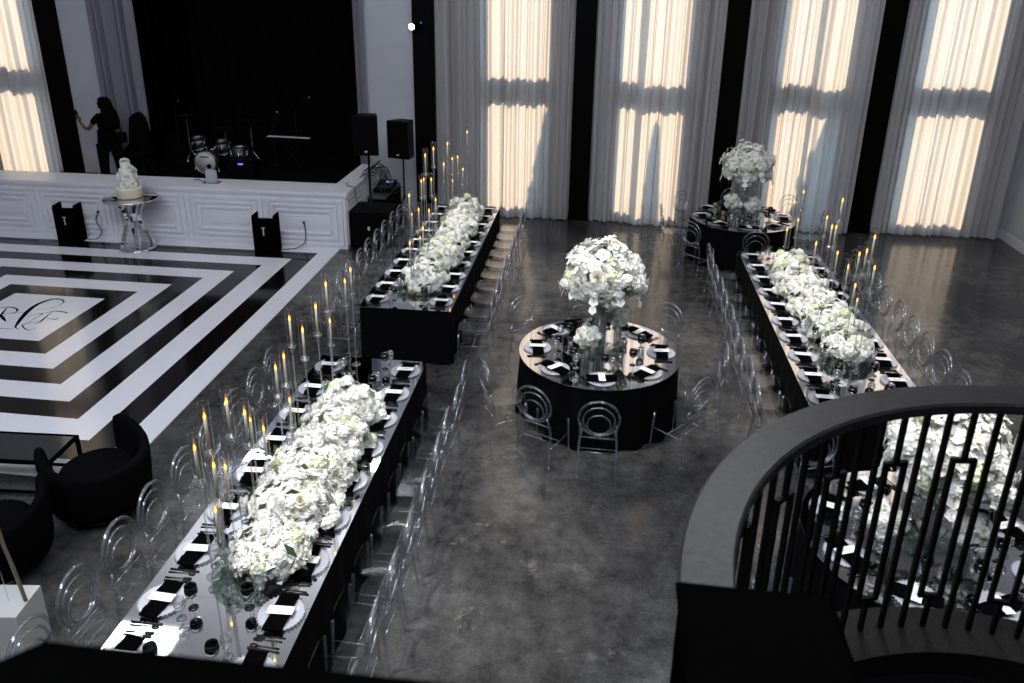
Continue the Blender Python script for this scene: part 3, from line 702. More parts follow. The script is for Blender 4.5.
def ball_fn(c,R,drop=.0,seed=0,rz=1.0):
    def fn(rs):
        a=rs.random()*2*PI; z=rs.uniform(-.75,1); s=math.sqrt(max(0,1-z*z)); d=Vector((s*cos(a),s*sin(a),z))
        kk=1+.42*noise.noise((d.x*2.3+seed,d.y*2.3,d.z*2.3))
        p=Vector((d.x*R*kk,d.y*R*kk,d.z*R*kk*rz)); return ((c[0]+p.x,c[1]+p.y,c[2]+p.z),d)
    return fn
def fluted_vase(b,r,h,z=0): 
    b.lathe([(r*.72,z+0),(r*.74,z+.02),(r*.8,z+h*.5),(r,z+h),(r*.94,z+h),(r*.75,z+h*.5),(r*.66,z+.025),(.002,z+.02)],40,cap=False,wave=.02,wn=20)
    b.lathe([(.001,z),(r*.72,z)],40,cap=False)
def centrepiece(k):
    cx,cy,nm=ROUND[k]; h=.58 if k=='F' else .70
    v=thing('tall_vase',f'tall fluted glass vase in the middle of the {nm}','vase',(cx,cy,TZ),0,'tall glass vases')
    b=B('vase_glass'); fluted_vase(b,.085,h); b.obj('vase_body',v)
    b=B('green_glass').lathe([(.22,0),(.22,.012),(.001,.012)],40); 
    t=thing('flower_ball',f'large ball of white flowers atop tall vase, {nm}','flowers',(cx,cy,TZ+h),0,'large white flower balls')
    R=.338
    pts=surf_pts(100,ball_fn((0,0,.24),R,seed=ord(k),rz=.88),ord(k),.085)
    # trailing sprays
    rs=random.Random(ord(k)+5)
    b=B('petal_base'); b.sphere((0,0,.24),R*.78,24,14,(1,1,.88)); b.obj('flower_bed',t)
    arrangement(t,pts,1.5,ord(k)); filler(t,ball_fn((0,0,.24),R*1.04,seed=ord(k),rz=.88),200,1.5,ord(k))
    for q in range(9):
        a=q*2*PI/9+.3; r=R*1.0; p0=Vector((r*.8*cos(a),r*.8*sin(a),.16)); p1=Vector((r*1.22*cos(a),r*1.22*sin(a),.10)); p2=Vector((r*1.30*cos(a),r*1.30*sin(a),-.06))
        if q%3==1: p2.z=-.10
        B('stem_green').tube([p0,p1,p2],.003,5).obj('trailing_stem',t)
    for q in range(9):
        a=q*2*PI/9+.3; r=R
        for tt,(rr,zz) in enumerate(((1.10,.14),(1.22,.07),(1.29,-.02))):
            if tt==2 and q%2: continue
            o=bpy.data.objects.new('orchid_bloom',BL[7] if tt else BL[4]); col.objects.link(o); s=1.15-.15*tt
            o.location=(r*rr*cos(a),r*rr*sin(a),zz); o.rotation_euler=(0,1.2,a); o.scale=(s,s,s); o.parent=t
    b=B('stem_green')
    for q in range(10): a=q*2*PI/10; b.tube([(.02*cos(a+1),.02*sin(a+1),-h+.04),(.05*cos(a),.05*sin(a),0.05)],.004,5)
    b.obj('stems',t)
    # two short vases with posies, one empty hurricane
    small={'D':[(-.14,-.30,.26,'front-left short'),(.20,.10,.36,'right-hand short')],'E':[(-.24,-.25,.29,'front-left short'),(.12,-.22,.24,'front-right short')],'F':[(-.40,-.16,.24,'left-hand short'),(.20,-.16,.22,'near short')]}[k]
    for dx,dy,hh,lab in small:
        v=thing('short_vase',f'{lab} glass vase holding a small posy, {nm}','vase',(cx+dx,cy+dy,TZ),0,'short posy vases'); b=B('vase_glass'); fluted_vase(b,.055,hh); b.obj('vase_body',v)
        t=thing('flower_posy',f'small white flower posy in the {lab} vase, {nm}','flowers',(cx+dx,cy+dy,TZ+hh),0,'small white posies')
        pts=surf_pts(26,ball_fn((0,0,.05),.105,seed=hh*50),int(hh*100)+ord(k),.05); b=B('petal_base'); b.sphere((0,0,.05),.085,14,8); b.obj('flower_bed',t); arrangement(t,pts,.92,int(hh*99))
        b=B('stem_green')
        for q in range(6): b.tube([(.012*cos(q+1),.012*sin(q+1),-hh+.03),(.03*cos(q),.03*sin(q),.02)],.003,5)
        b.obj('stems',t)
    d=B('green_glass').lathe([(.26,0),(.26,.012),(.001,.012)],40,(0,0,0)).obj('glass_disc',loc=(cx+.02,cy-.02,TZ+.0)); 
    d.location.z=TZ+.0005; tag(d,f'round green-edged glass plate under the vases, {nm}','glass plate','round glass plates')
    # votives
    for q in range(5):
        a=q*2*PI/5+.5; r=.33
        t=thing('votive_holder',f'clear glass votive holder, {ORD[q]} counterclockwise from right, {nm}','candle holder',(cx+r*cos(a),cy+r*sin(a),TZ+.0005),0,'glass votive holders on the '+nm)
        B('crystal').lathe([(.026,0),(.032,.08),(.029,.08),(.023,.008),(.001,.008)],16,cap=False).obj('cup',t)
        t2=thing('votive_candle',f'white votive candle inside holder, {ORD[q]} counterclockwise from right, {nm}','candle',(cx+r*cos(a),cy+r*sin(a),TZ+.0095),0,'votive candles on the '+nm)
        B('candle_wax').lathe([(.020,0),(.020,.035),(.001,.034)],14).obj('wax',t2)
for k in 'DEF': centrepiece(k)

# ------------------------------------------------------------------ tall candlesticks
CND={'A':[(-2.54,7.50,1.85),(-2.54,7.30,1.80),(-2.45,6.51,2.08),(-2.38,6.04,2.06),(-2.62,7.00,1.48),(-2.62,6.02,1.94),(-2.38,5.71,1.99),(-2.45,5.45,1.87),(-2.54,5.47,1.75),(-2.54,5.68,1.33),(-2.38,4.04,2.16),(-2.38,4.33,2.10),(-2.38,4.56,1.88),(-2.54,4.94,1.58),(-2.54,5.14,1.38),(-2.54,4.14,1.85),(-2.30,3.93,1.88),(-2.62,4.63,1.36),(-2.62,4.45,1.15),(-2.54,4.28,1.25)],
'B':[(-2.28,13.3,2.22),(-2.3,13.4,2.02),(-2.45,12.41,2.20),(-2.38,11.01,2.41),(-2.38,10.47,2.43),(-2.38,12.92,1.87),(-2.38,12.44,1.95),(-2.38,11.73,2.02),(-2.36,13.3,1.57),(-2.45,12.80,1.49),(-2.62,11.38,1.86),(-2.62,11.22,1.87),(-2.54,11.55,1.82),(-2.38,9.50,2.12),(-2.54,11.83,1.42),(-2.45,10.28,1.71),(-2.38,10.62,1.60),(-2.38,9.60,1.84),(-2.38,10.20,1.47),(-2.45,10.31,1.29),(-2.44,9.68,1.42)],
'C':[(2.91,9.67,2.24),(3.00,10.50,1.78),(2.83,9.65,1.91),(3.00,10.05,1.79),(2.91,10.49,1.42),(3.00,9.83,1.52),(2.83,8.17,2.26),(2.91,8.56,1.98),(3.00,9.04,1.78),(3.00,9.35,1.51),(2.83,8.02,1.98),(2.83,8.49,1.60),(3.07,9.05,1.21),(2.96,11.7,1.81),(2.83,11.60,1.68),(2.90,11.53,1.43),(2.83,11.8,1.19)]}
me_foot=B('clear_glass').lathe([(.05,0),(.05,.008),(.014,.016),(.010,.03)],20).mesh('foot')
b=B('crystal'); b.lathe([(.010,-.06),(.020,-.045),(.010,-.03),(.024,-.018),(.037,-.006),(.037,.006),(.016,.008),(.016,.03),(.012,.03),(.012,.01),(.001,.01)],16,cap=False); me_cup=b.mesh('cup')
b=B('clear_glass'); b.lathe([(.035,0),(.035,.36)],20,cap=False); b.ring((0,0,.36),.034,.0016,axis='z',n=20,k=5); b.ring((0,0,.002),.034,.0016,axis='z',n=20,k=5); me_chim=b.mesh('glass_chimney')
me_wax=B('candle_wax').lathe([(.0105,0),(.0100,.235),(.004,.242),(.001,.240)],10).mesh('wax')
b=B('flame'); b.lathe([(.001,-.002),(.007,.004),(.010,.012),(.007,.026),(.0015,.042)],8,cap=False); me_flame=b.mesh('flame')
me_rod=B('rod_glass').lathe([(.0075,0),(.0075,1)],10,cap=False).mesh('stem')
for k,L in CND.items():
    nm=TABLES[k][3]; L=sorted(L,key=lambda p:p[1])
    for i,(x,y,fz) in enumerate(L):
        z0=TZ+.002; top=fz-.25
        if k=='A' and math.hypot(x+2.30,y-4.26)<.3: z0=TZ+.05
        if k=='B' and math.hypot(x+2.35,y-9.72)<.3: z0=TZ+.05
        if k=='C' and math.hypot(x-2.82,y-8.30)<.3: z0=TZ+.05
        if top-z0<.12: top=z0+.12
        t=thing('candlestick',f'clear glass candlestick with tall tube shade, {ORD[i]} from near end, {nm}','candlestick',(x,y,z0),0,'clear candlesticks on the '+nm)
        inst(me_foot,'foot',t); inst(me_rod,'stem',t,(0,0,.028),(0,0,0),(1,1,top-z0-.06-.02)); inst(me_cup,'cup',t,(0,0,top-z0)); inst(me_chim,'glass_chimney',t,(0,0,top-z0+.006))
        c=thing('taper_candle',f'lit ivory taper inside glass tube, {ORD[i]} from near end, {nm}','candle',(x,y,top+.011),0,'lit taper candles on the '+nm)
        w=inst(me_wax,'wax',c); inst(me_flame,'flame',c,(0,0,.242))
for k,(x,y) in {'A':(-2.30,4.26),'B':(-2.35,9.72),'C':(2.82,8.30)}.items():
    b=B('green_glass').lathe([(.06,0),(.06,.035),(.285,.036),(.29,.040),(.285,.0475),(.001,.0475)],48); o=b.obj('glass_disc',loc=(x,y,TZ+.001)); tag(o,f'round green-edged glass plinth at the near end of the {TABLES[k][3]}','glass plate','round glass plates')

# ------------------------------------------------------------------ cake, cake table
t=thing('cake_table','round mirrored cake table on bent chrome legs by the white stage front','table',(-8.36,12.78,.009))
B('mirror_chrome').lathe([(.46,.93),(.48,.945),(.48,.965),(.46,.97),(.001,.97)],48).obj('table_top',t)
B('mirror_chrome').lathe([(.30,0),(.31,.015),(.29,.03),(.001,.03)],40).obj('base',t)
for q in range(4):
    a=q*PI/2+.6
    pts=[]
    for i in range(13):
        s=i/12; r=.25-.13*sin(PI*s)**1.2+.04*sin(2*PI*s); pts.append((r*cos(a+.3*s),r*sin(a+.3*s),.03+.90*s))
    b=B('mirror_chrome'); b.tube(pts,.042,4); o=b.obj('leg',t); 
    for p in o.data.polygons: p.use_smooth=False
t=thing('wedding_cake','tiered white cake with cream ruffled base and sugar flowers','cake',(-8.36,12.78,.98))
def ruf(b,r,h,z,wn,am): b.lathe([(r*.98,z),(r*1.03,z+h*.15),(r*.98,z+h*.3),(r*1.03,z+h*.45),(r*.98,z+h*.6),(r*1.03,z+h*.8),(r*.97,z+h),(.001,z+h)],60,wave=am,wn=wn)
b=B('cake_cream'); ruf(b,.215,.20,0,23,.025); b.obj('tier',t)
b=B('cake_white'); ruf(b,.155,.17,.20,17,.02); b.obj('tier',t)
b=B('cake_white'); ruf(b,.12,.16,.37,13,.02); b.obj('tier',t)
b=B('cake_white'); ruf(b,.085,.12,.53,11,.02); b.obj('tier',t)
rs=random.Random(4)
for q in range(20):
    a=rs.random()*6.28; z,r=rs.choice([(.26,.17),(.22,.18),(.40,.135),(.48,.13),(.55,.10),(.64,.07)]); o=inst(rs.choice(BL[:3]),'sugar_flower',t,(r*cos(a),r*sin(a),z),(0,1.2,a),1.35)
for q in range(3): inst(BL[q],'sugar_flower',t,(.03*cos(q*2.1),.03*sin(q*2.1),.665),(0,.3,q*2.1),1.2)

# ------------------------------------------------------------------ black floor fixtures in front of the stage
def uplight(x,y,rz,label,cl):
    t=thing('floor_light_housing',label,'light fixture',(x,y,.01),rz,'black floor light housings')
    w,d,h=.20,.15,.72
    b=B('black_paint'); b.box(-w,w,-d,-d+.015,0,h-.03); b.box(-w,-w+.015,-d+.015,d,0,h+.01); b.box(w-.015,w,-d+.015,d,0,h+.01); b.box(-w+.015,w-.015,-d+.015,d,0,.015); b.obj('housing',t)
    b=B('logo_white'); b.box(-.035,.035,-d-.002,-d,.50,.515); b.box(-.010,.010,-d-.002,-d,.36,.50); b.obj('logo_mark',t)
    b=B('black_plastic').lathe([(.08,.016),(.085,.10),(.06,.12),(.001,.12)],20); b.obj('lamp',t)
    pts=spline3(cl,6); o=B('cable_black').tube([(p[0]+x,p[1]+y,p[2]) for p in pts],.009,6).obj('power_cord'); tag(o,'black power cord from '+label.split(' standing')[0].replace('black housing','the housing')+' to the stage outlet','cord')
    B('black_plastic').box(-.02,.02,-.02,.0,-.02,.02).obj('plug',o,loc=(x+cl[-1][0],y+cl[-1][1]+.0,cl[-1][2]))
def spline3(pts,n=6):
    out=[];P_=[Vector(p) for p in pts]
    for i in range(len(P_)-1):
        p0=P_[max(0,i-1)];p1=P_[i];p2=P_[i+1];p3=P_[min(len(P_)-1,i+2)]
        for k in range(n):
            t=k/n; out.append(.5*((2*p1)+(p2-p0)*t+(2*p0-5*p1+4*p2-p3)*t*t+(3*p1-p0-3*p2+p3)*t**3))
    out.append(P_[-1]); return out
uplight(-9.80,12.98,.10,'left-hand black housing standing before the white stage front',[(.2,.12,.02),(.38,.16,.02),(.45,.24,.15),(.35,.27,.35),(.42,.285,.52)])
uplight(-5.90,12.92,.05,'right-hand black housing standing before the white stage front',[(.2,.15,.02),(.42,.25,.02),(.58,.30,.12),(.60,.335,.30),(.58,.345,.50)])

# ------------------------------------------------------------------ speakers and DJ gear
t=thing('subwoofer','large black subwoofer cabinet at the right end of the stage','speaker',(-4.10,13.62,0),0)
B('black_plastic').box(-.36,.36,-.33,.33,.02,.74).obj('cabinet',t); B('black_grille').box(-.33,.33,-.345,-.33,.06,.70).obj('grille',t)
b=B('black_plastic')
for x in (-.3,.3):
    for y in (-.27,.27): b.box(x-.03,x+.03,y-.03,y+.03,0,.02)
b.obj('feet',t); B('logo_white').box(-.02,.02,-.35,-.345,.40,.47).obj('badge',t)
t=thing('speaker_pole','black pole standing on the subwoofer under the left loudspeaker','stand',(-4.14,13.62,.741))
B('black_iron').lathe([(.05,0),(.05,.02),(.022,.04),(.022,.97),(.03,.98)],14).obj('pole',t)
def speaker(x,y,z,rz,label,h):
    t=thing('loudspeaker',label,'speaker',(x,y,z),rz,'loudspeakers by the right end of the stage')
    w,d=.225,.19
    def prism(b,w,d,h,ch): b.add([(-w,-d,ch),(w,-d,ch),(w*.62,d,0+ch*.4),(-w*.62,d,ch*.4),(-w,-d,h),(w,-d,h),(w*.62,d,h-.02),(-w*.62,d,h-.02)],[(3,2,1,0),(4,5,6,7),(0,1,5,4),(1,2,6,5),(2,3,7,6),(3,0,4,7)],False)
    b=B('black_plastic'); prism(b,w,d,h,0.03); b.obj('cabinet',t)
    B('black_grille').box(-w+.02,w-.02,-d-.012,-d,.06,h-.03).obj('grille',t); B('logo_white').box(-.025,.025,-d-.016,-d-.012,.09,.12).obj('badge',t)
speaker(-4.14,13.62,1.711,.10,'larger loudspeaker on the pole above the subwoofer, left of the pair',.74)
speaker(-3.74,14.55,1.46,-.25,'smaller loudspeaker on a tripod stand, right of the pair',.74)
t=thing('speaker_stand','black tripod stand under the right-hand loudspeaker','stand',(-3.74,14.55,0)); B('black_iron').lathe([(.018,.12),(.018,1.455)],12).obj('pole',t)
for q in range(3):
    a=q*2*PI/3+.5; B('black_iron').tube([(0,0,.75),(.16*cos(a),.16*sin(a),.40),(.25*cos(a),.25*sin(a),.012)],.012,6).obj('leg',t)
t=thing('equipment_table','low black equipment table with cables against the stage side','table',(-4.10,14.85,0)); 
B('shelf_grey').box(-.30,.06,-.62,.62,.72,.75).obj('table_top',t); B('black_cloth').box(-.29,.05,-.61,.61,.02,.72).obj('skirt',t)
t=thing('mixing_console','dark mixing console with a small glowing screen beside the stage','mixer',(-4.20,14.85,.751)); B('black_plastic').obox((0,0,.06),(.17,0,0),(0,.28,.03),(0,-.005,.045)).obj('console_body',t); B('screen_blue').obox((.05,.12,.128),(.07,0,0),(0,.05,.006),(0,0,.003)).obj('screen',t)
b=B('shelf_grey')
for i in range(5): b.box(-.15+i*.065,-.13+i*.065,-.2,-.0,.085,.10)
b.obj('faders',t)
rs=random.Random(8)
t=B('cable_black')
for q in range(9):
    p=[(-4.50+rs.uniform(-.1,.2),14.2+rs.uniform(0,.9),1.10)]
    for i in range(5): p.append((-4.45+i*.1+rs.uniform(-.08,.08),14.4+rs.uniform(-.3,.7),1.10+ (.28*sin(i/4*PI) if i<4 else 0)-.07*i+rs.uniform(0,.08)))
    p.append((-4.1+rs.uniform(-.1,.3),14.6+rs.uniform(-.2,.5),.78)); t.tube(spline3(p,4),.007,5)
o=t.obj('cable_tangle'); tag(o,'tangle of black cables hanging off the stage corner onto the equipment','cables',None,'stuff')
t=B('cable_black').tube(spline3([(-4.7,14.0,1.09),(-4.6,13.75,1.09),(-4.48,13.7,1.08),(-4.455,13.72,.9),(-4.455,13.8,.75)],5),.008,5).obj('cable'); tag(t,'black cable draped over the stage end ledge near the subwoofer','cable')
# small spot on the column
t=thing('spotlight','small glowing spotlight clamped to the black column right of stage','spotlight',(-3.66,15.58,3.85),0)
b=B('black_plastic').tube([(0,.19,0),(-.02,.05,-.02)],.02,8); b.obj('bracket',t); b=B('black_plastic').tube([(0,.08,0),(-.06,-.08,-.03)],[.05,.065],14); b.obj('lamp_housing',t); B('lamp_glow').tube([(-.061,-.081,-.03),(-.066,-.10,-.033)],[.055,.055],16).obj('lens',t)
B('led_blue').sphere((.10,.0,.04),.012,8,6).obj('status_light',t)

# ------------------------------------------------------------------ band gear on stage
SZ=.58
t=thing('drum_kit','small drum kit with white front bass drum skin at centre stage','drum kit',(-8.62,16.20,SZ))
def drum(b,c,ax,r,l,n=28):
    ax=Vector(ax).normalized(); b.tube([Vector(c)-ax*l/2,Vector(c)+ax*l/2],[r,r],n)
b=B('drum_shell'); drum(b,(0,.10,.27),(0,1,0),.255,.38); b.obj('bass_drum',t)
bd=t.children[0]
b=B('drum_white'); drum(b,(0,-.095,.27),(0,1,0),.235,.006); b.obj('drum_head',bd)
b=B('brass_dark'); b.ring((0,-.092,.27),.25,.014,n=32,k=6); b.obj('hoop',bd)
b=B('black_paint'); drum(b,(.085,-.10,.19),(0,1,0),.055,.006); b.box(-.10,.10,-.1015,-.0985,.385,.41); b.obj('port_and_mark',bd)
for s in (-1,1): B('chrome').tube([(s*.22,0,.20),(s*.32,-.08,.0)],.012,6).obj('spur',bd)
for nm_,c,r,l,ax in (('tom_drum',(-.20,.12,.66),.14,.18,(0,-.35,1)),('tom_drum',(.30,.22,.56),.17,.22,(0,-.25,1)),('floor_tom',(.62,.35,.36),.19,.36,(0,0,1)),('snare_drum',(-.42,.5,.50),.17,.13,(0,0,1))):
    b=B('drum_shell'); drum(b,c,ax,r,l); o=b.obj(nm_,t)
    A=Vector(ax).normalized(); b=B('chrome')
    for s in (-1,1):
        cc=Vector(c)+A*s*l/2; u=A.orthogonal().normalized(); w=A.cross(u); b.tube([cc+(u*cos(a)+w*sin(a))*r for a in [2*PI*i/24 for i in range(24)]],.007,5,closed=True)
    for i in range(6):
        a=2*PI*i/6; u=A.orthogonal().normalized(); w=A.cross(u); d=(u*cos(a)+w*sin(a))*(r+.008); b.tube([Vector(c)+d-A*l*.35,Vector(c)+d+A*l*.35],.009,5)
    b.obj('lugs',o)
b=B('chrome').tube([(0,.1,.50),(-.08,.12,.62)],.012,6); b.tube([(0,.1,.50),(.16,.16,.55)],.012,6); b.obj('tom_mount',t)
for i,(x,y,h,r,lab) in enumerate(((-9.28,16.75,1.20,.19,'left of the drums'),(-7.78,16.75,1.12,.22,'right of the drums'),(-8.60,17.15,.85,.20,'behind the drums'))):
    t=thing('cymbal_stand','chrome cymbal stand standing '+lab,'cymbal',(x,y,SZ),0,'cymbal stands around the drum kit')
    B('chrome').lathe([(.012,.1),(.012,.6),(.008,.61),(.008,h),(.012,h+.02)],8).obj('pole',t); B('cymbal').lathe([(r,h-.02),(r*.3,h),(.05,h+.02),(.012,h+.025)],28,cap=False).obj('cymbal',t)
    for q in range(3): a=q*2.094+.4; B('chrome').tube([(0,0,.42),(.25*cos(a),.25*sin(a),.008)],.008,5).obj('leg',t)
for i,(x,y,h,dx,lab) in enumerate(((-6.9,17.2,1.30,.35,'behind the keyboard'),(-9.80,17.2,1.15,.10,'at the left behind the drums'),(-7.45,17.2,.95,.12,'between drums and keyboard'))):
    t=thing('microphone_stand','microphone on a thin boom stand '+lab,'microphone',(x,y,SZ),0,'microphone stands on stage')
    B('black_iron').lathe([(.14,0),(.13,.02),(.011,.03),(.011,h)],14).obj('pole',t); B('black_iron').tube([(-dx*.5,0,h-.15),(dx,0,h+.25)],.007,5).obj('boom',t); B('chrome').sphere((dx+.02,0,h+.28),.032,10,8).obj('microphone',t)
t=thing('keyboard_piano','black stage keyboard on an X-shaped stand in the dark','keyboard',(-6.85,16.7,SZ),-.1)
B('black_plastic').box(-.55,.55,-.15,.15,.70,.79).obj('keyboard_body',t); b=B('card_white')
for i in range(36): b.box(-.50+i*.028,-.474+i*.028,-.14,-.02,.79,.794)
b.obj('keys',t)
for s in (-1,1): B('black_iron').tube([(-.3*s,-.02*s,.01),(.3*s,-.02*s,.70)],.015,6).obj('leg',t)
t=thing('guitar_amplifier','squat black amplifier with a small blue light on stage','amplifier',(-7.72,16.1,SZ),0); B('black_plastic').box(-.28,.28,-.15,.15,0,.36).obj('cabinet',t); B('black_grille').box(-.25,.25,-.16,-.15,.03,.27).obj('grille',t); B('led_blue').box(-.06,.05,-.165,-.15,.29,.32).obj('indicator',t)
t=thing('stage_monitor','black covered equipment case at the left rear of the stage','case',(-9.95,17.9,SZ),0); B('black_cloth').box(-.5,.5,-.3,.3,0,.45).obj('case_body',t); B('black_iron').tube([(-.2,-.31,.3),(-.2,-.34,.25),(.2,-.34,.25),(.2,-.31,.3)],.01,5).obj('handle',t)
t=thing('black_armchair','tall black high-backed chair behind the person on stage','chair',(-9.38,15.35,SZ),0)
t.location=(-9.72,15.40,SZ); t.scale=(1,1,1.4)
B('black_velvet').box(-.26,.26,-.28,.1,.30,.44).obj('seat',t); b=B('black_velvet')
b.grid(10,8,lambda u,v:((u-.5)*.52*(1-.35*v*v),.12+.05*(1-(2*u-1)**2),.40+v*.62*(1-.12*(2*u-1)**2))); b.grid(10,8,lambda u,v:((u-.5)*.52*(1-.35*v*v),.16+.05*(1-(2*u-1)**2)+.03,.40+v*.62*(1-.12*(2*u-1)**2))); b.obj('backrest',t)
for x in (-.22,.22):
    for y in (-.24,.10): B('black_iron').tube([(x,y,.30),(x,y,.005)],.015,6).obj('leg',t)
# clear stand on the ledge
t=thing('acrylic_sign_stand','clear acrylic stand set on the white stage ledge before drums','stand',(-7.20,13.62,ST+.001)); B('acrylic').box(-.16,.16,-.09,.09,0,.012).obj('base',t); B('charger_glass').box(-.10,.10,-.03,-.022,.012,.26).obj('panel',t); B('charger_glass').box(-.10,.10,.022,.03,.012,.24).obj('panel',t)
t=B('cable_black').tube(spline3([(-7.62,13.72,ST+.01),(-7.55,13.78,ST+.01),(-7.45,13.70,ST+.01),(-7.38,13.70,ST+.01)],5),.008,5).obj('cable'); tag(t,'short black cable lying on the stage ledge beside acrylic stand','cable')

# ------------------------------------------------------------------ person
def skin_mesh(name,nodes,edges,mat,parent,levels=2,root=0):
    me=bpy.data.meshes.new(name); me.from_pydata([n[:3] for n in nodes],edges,[]); o=bpy.data.objects.new(name,me); col.objects.link(o)
    if parent: o.parent=parent
    m=o.modifiers.new('skin','SKIN'); m.use_smooth_shade=True
    for i,n in enumerate(nodes):
        r=n[3]; me.skin_vertices[0].data[i].radius=(r,n[4] if len(n)>4 else r) if True else None
    me.skin_vertices[0].data[root].use_root=True
    s=o.modifiers.new('sub','SUBSURF'); s.levels=levels; s.render_levels=levels
    me.materials.append(M[mat]); return o
PX,PY=-10.10,15.0
# local frame: x right, y depth, z up from stage deck. faces -x
t=thing('person','person in black top and trousers holding up a phone','person',(PX,PY,SZ)); t.scale=(1.16,)*3
N=[(0,0,.80,.10,.10),   #0 pelvis
(0.01,0,.95,.085,.085),(0.02,0,1.08,.09,.09),(0.03,0,1.20,.085,.085),(.01,0,1.30,.05,.05),(-.005,0,1.365,.045,.045), #5 neck
(-.01,0,1.43,.075,.065),(-.012,0,1.50,.072,.065), #7 head
(-.04,-.14,1.255,.05,.05),(-.22,-.17,1.03,.038,.038),(-.33,-.12,1.02+.02,.033,.033),(-.42,-.09,1.135,.022,.022), #11 left wrist (raised arm)
(.09,.14,1.255,.05,.05),(.16,.17,.98,.038,.038),(.16,.11,.74,.026,.026), #14
(-.07,-.08,.70,.085,.085),(-.10,-.09,.42,.056,.056),(-.13,-.08,.10,.038,.038),(-.16,-.08,.035,.035,.028),(-.27,-.08,.022,.03,.02),
(.08,.08,.70,.085,.085),(.12,.09,.42,.056,.056),(.15,.09,.10,.038,.038),(.13,.09,.035,.035,.028),(.02,.09,.022,.03,.02)]
E_=[(0,1),(1,2),(2,3),(3,4),(4,5),(5,6),(6,7),(3,8),(8,9),(9,10),(10,11),(3,12),(12,13),(13,14),(0,15),(15,16),(16,17),(17,18),(18,19),(0,20),(20,21),(21,22),(22,23),(23,24)]
skin_mesh('body',N,E_,'skin',t)
# clothing a little larger than the body
S=[(0,0,.78,.165,.165),(0,0,.86,.16,.16),(0.01,0,.97,.145,.145),(0.02,0,1.08,.15,.15),(0.03,0,1.20,.145,.145),(.02,0,1.285,.08,.08),(-.04,-.14,1.262,.068,.065),(-.15,-.16,1.12,.062,.06),(.09,.14,1.262,.068,.065),(.135,.16,1.08,.062,.06)]
skin_mesh('t_shirt',S,[(0,1),(1,2),(2,3),(3,4),(4,5),(4,6),(6,7),(4,8),(8,9)],'shirt_black',t)
T=[(0,0,.86,.17,.17),(-.07,-.08,.70,.12,.12),(-.09,-.09,.42,.092,.092),(-.11,-.08,.08,.08,.08),(.08,.08,.70,.12,.12),(.10,.09,.42,.092,.092),(.12,.09,.08,.08,.08)]
skin_mesh('trousers',T,[(0,1),(1,2),(2,3),(0,4),(4,5),(5,6)],'black_cloth',t)
for yy,x0 in ((-.08,-.20),(.09,.08)): B('black_plastic').sphere((x0,yy,.035),.05,12,8,(2.3,.9,.7)).obj('shoe',t)
b=B('shirt_black'); b.lathe([(.165,.70),(.172,.78),(.160,.90),(.150,1.0)],24,cap=False,wave=.02,wn=7); b.v=[(x-.005,y*.95,z) for x,y,z in b.v]; b.obj('shirt_hem',t)
# hair: long, over the back
b=B('hair_black')
def hair(u,v):
    a=2*PI*u; 
    prof=[(0.001,1.575),(.055,1.57),(.09,1.53),(.105,1.46),(.115,1.36),(.13,1.25),(.135,1.14),(.11,1.05),(.05,1.0),(.001,.99)]
    i=min(8,int(v*9)); f=v*9-i; r=prof[i][0]*(1-f)+prof[i+1][0]*f; z=prof[i][1]*(1-f)+prof[i+1][1]*f
    k=1.12+.22*noise.noise((4*cos(a),4*sin(a),z*9))
    x=r*k*cos(a); cx=.035+max(0,(1.45-z))*.22
    if z<1.52: x=max(x,-.055-cx+.035 if z>1.40 else -.02-cx*.3)
    return (cx+x,r*k*sin(a)*.95,z)
b.grid(28,27,hair); b.obj('hair',t)
# face details: nose, lips, eyes, ear
b=B('skin').sphere((-.095,0,1.455),.016,8,6,(1.3,.8,1.1)); b.sphere((-.078,0,1.41),.018,8,6,(.7,1.1,.5)); b.sphere((-.075,0,1.39),.028,10,6,(.9,1,.8)); b.obj('nose_and_lips',t)
b=B('black_plastic')
for s in (-1,1): b.sphere((-.082,s*.03,1.475),.009,8,6,(.6,1.2,.7))
b.obj('eyes',t)
def hand(parent,o,dirv,up,side,curl,mat='skin'):
    d=Vector(dirv).normalized(); u=Vector(up).normalized(); s=Vector(side).normalized(); o=Vector(o)
    b=B(mat); b.tube([o,o+d*.04,o+d*.08],[.022,.032,.028],8)
    for i in range(4):
        f=(i-1.5)*.017; L=[.065,.075,.07,.055][i]; p0=o+d*.075+s*f; p1=p0+d*L*.5+u*curl*L*.3; p2=p1+d*L*.3*(1-curl)+u*curl*L*.5; b.tube([p0,p1,p2],[.009,.0085,.007],6)
    q=o+d*.03+s*.03; b.tube([q,q+d*.03+s*.02,q+d*.055+s*.015+u*.01],[.011,.010,.008],6)
    return b.obj('hand',parent)
hand(t,(-.42,-.09,1.135),(-.15,0,1),(-1,0,0.1),(0,1,0),.5)
hand(t,(.16,.11,.74),(-.05,-.05,-1),(-1,0,0),(0,1,0),.4)
b=B('black_plastic').obox((-.475,-.085,1.265),(.035,0,.01),(0,.006,0),(-.015,0,.075)); o=b.obj('smartphone',loc=(PX,PY,SZ)); o.scale=(1.16,)*3; tag(o,'black smartphone held up by the person on stage','phone')
B('tinted_top').obox((-.475,-.0785,1.265),(.03,0,.009),(0,.001,0),(-.013,0,.066)).obj('screen',o)
o=B('black_cloth').obox((.235,.06,.86),(.07,0,0),(0,.05,0),(0,0,.09)).obj('shoulder_bag',loc=(PX,PY,SZ)); o.scale=(1.16,)*3; tag(o,'small black bag hanging at the person on stage','bag'); B('black_cloth').tube([(.235,.06,.95),(.17,.09,1.2),(.06,.09,1.31)],.008,5).obj('strap',o)
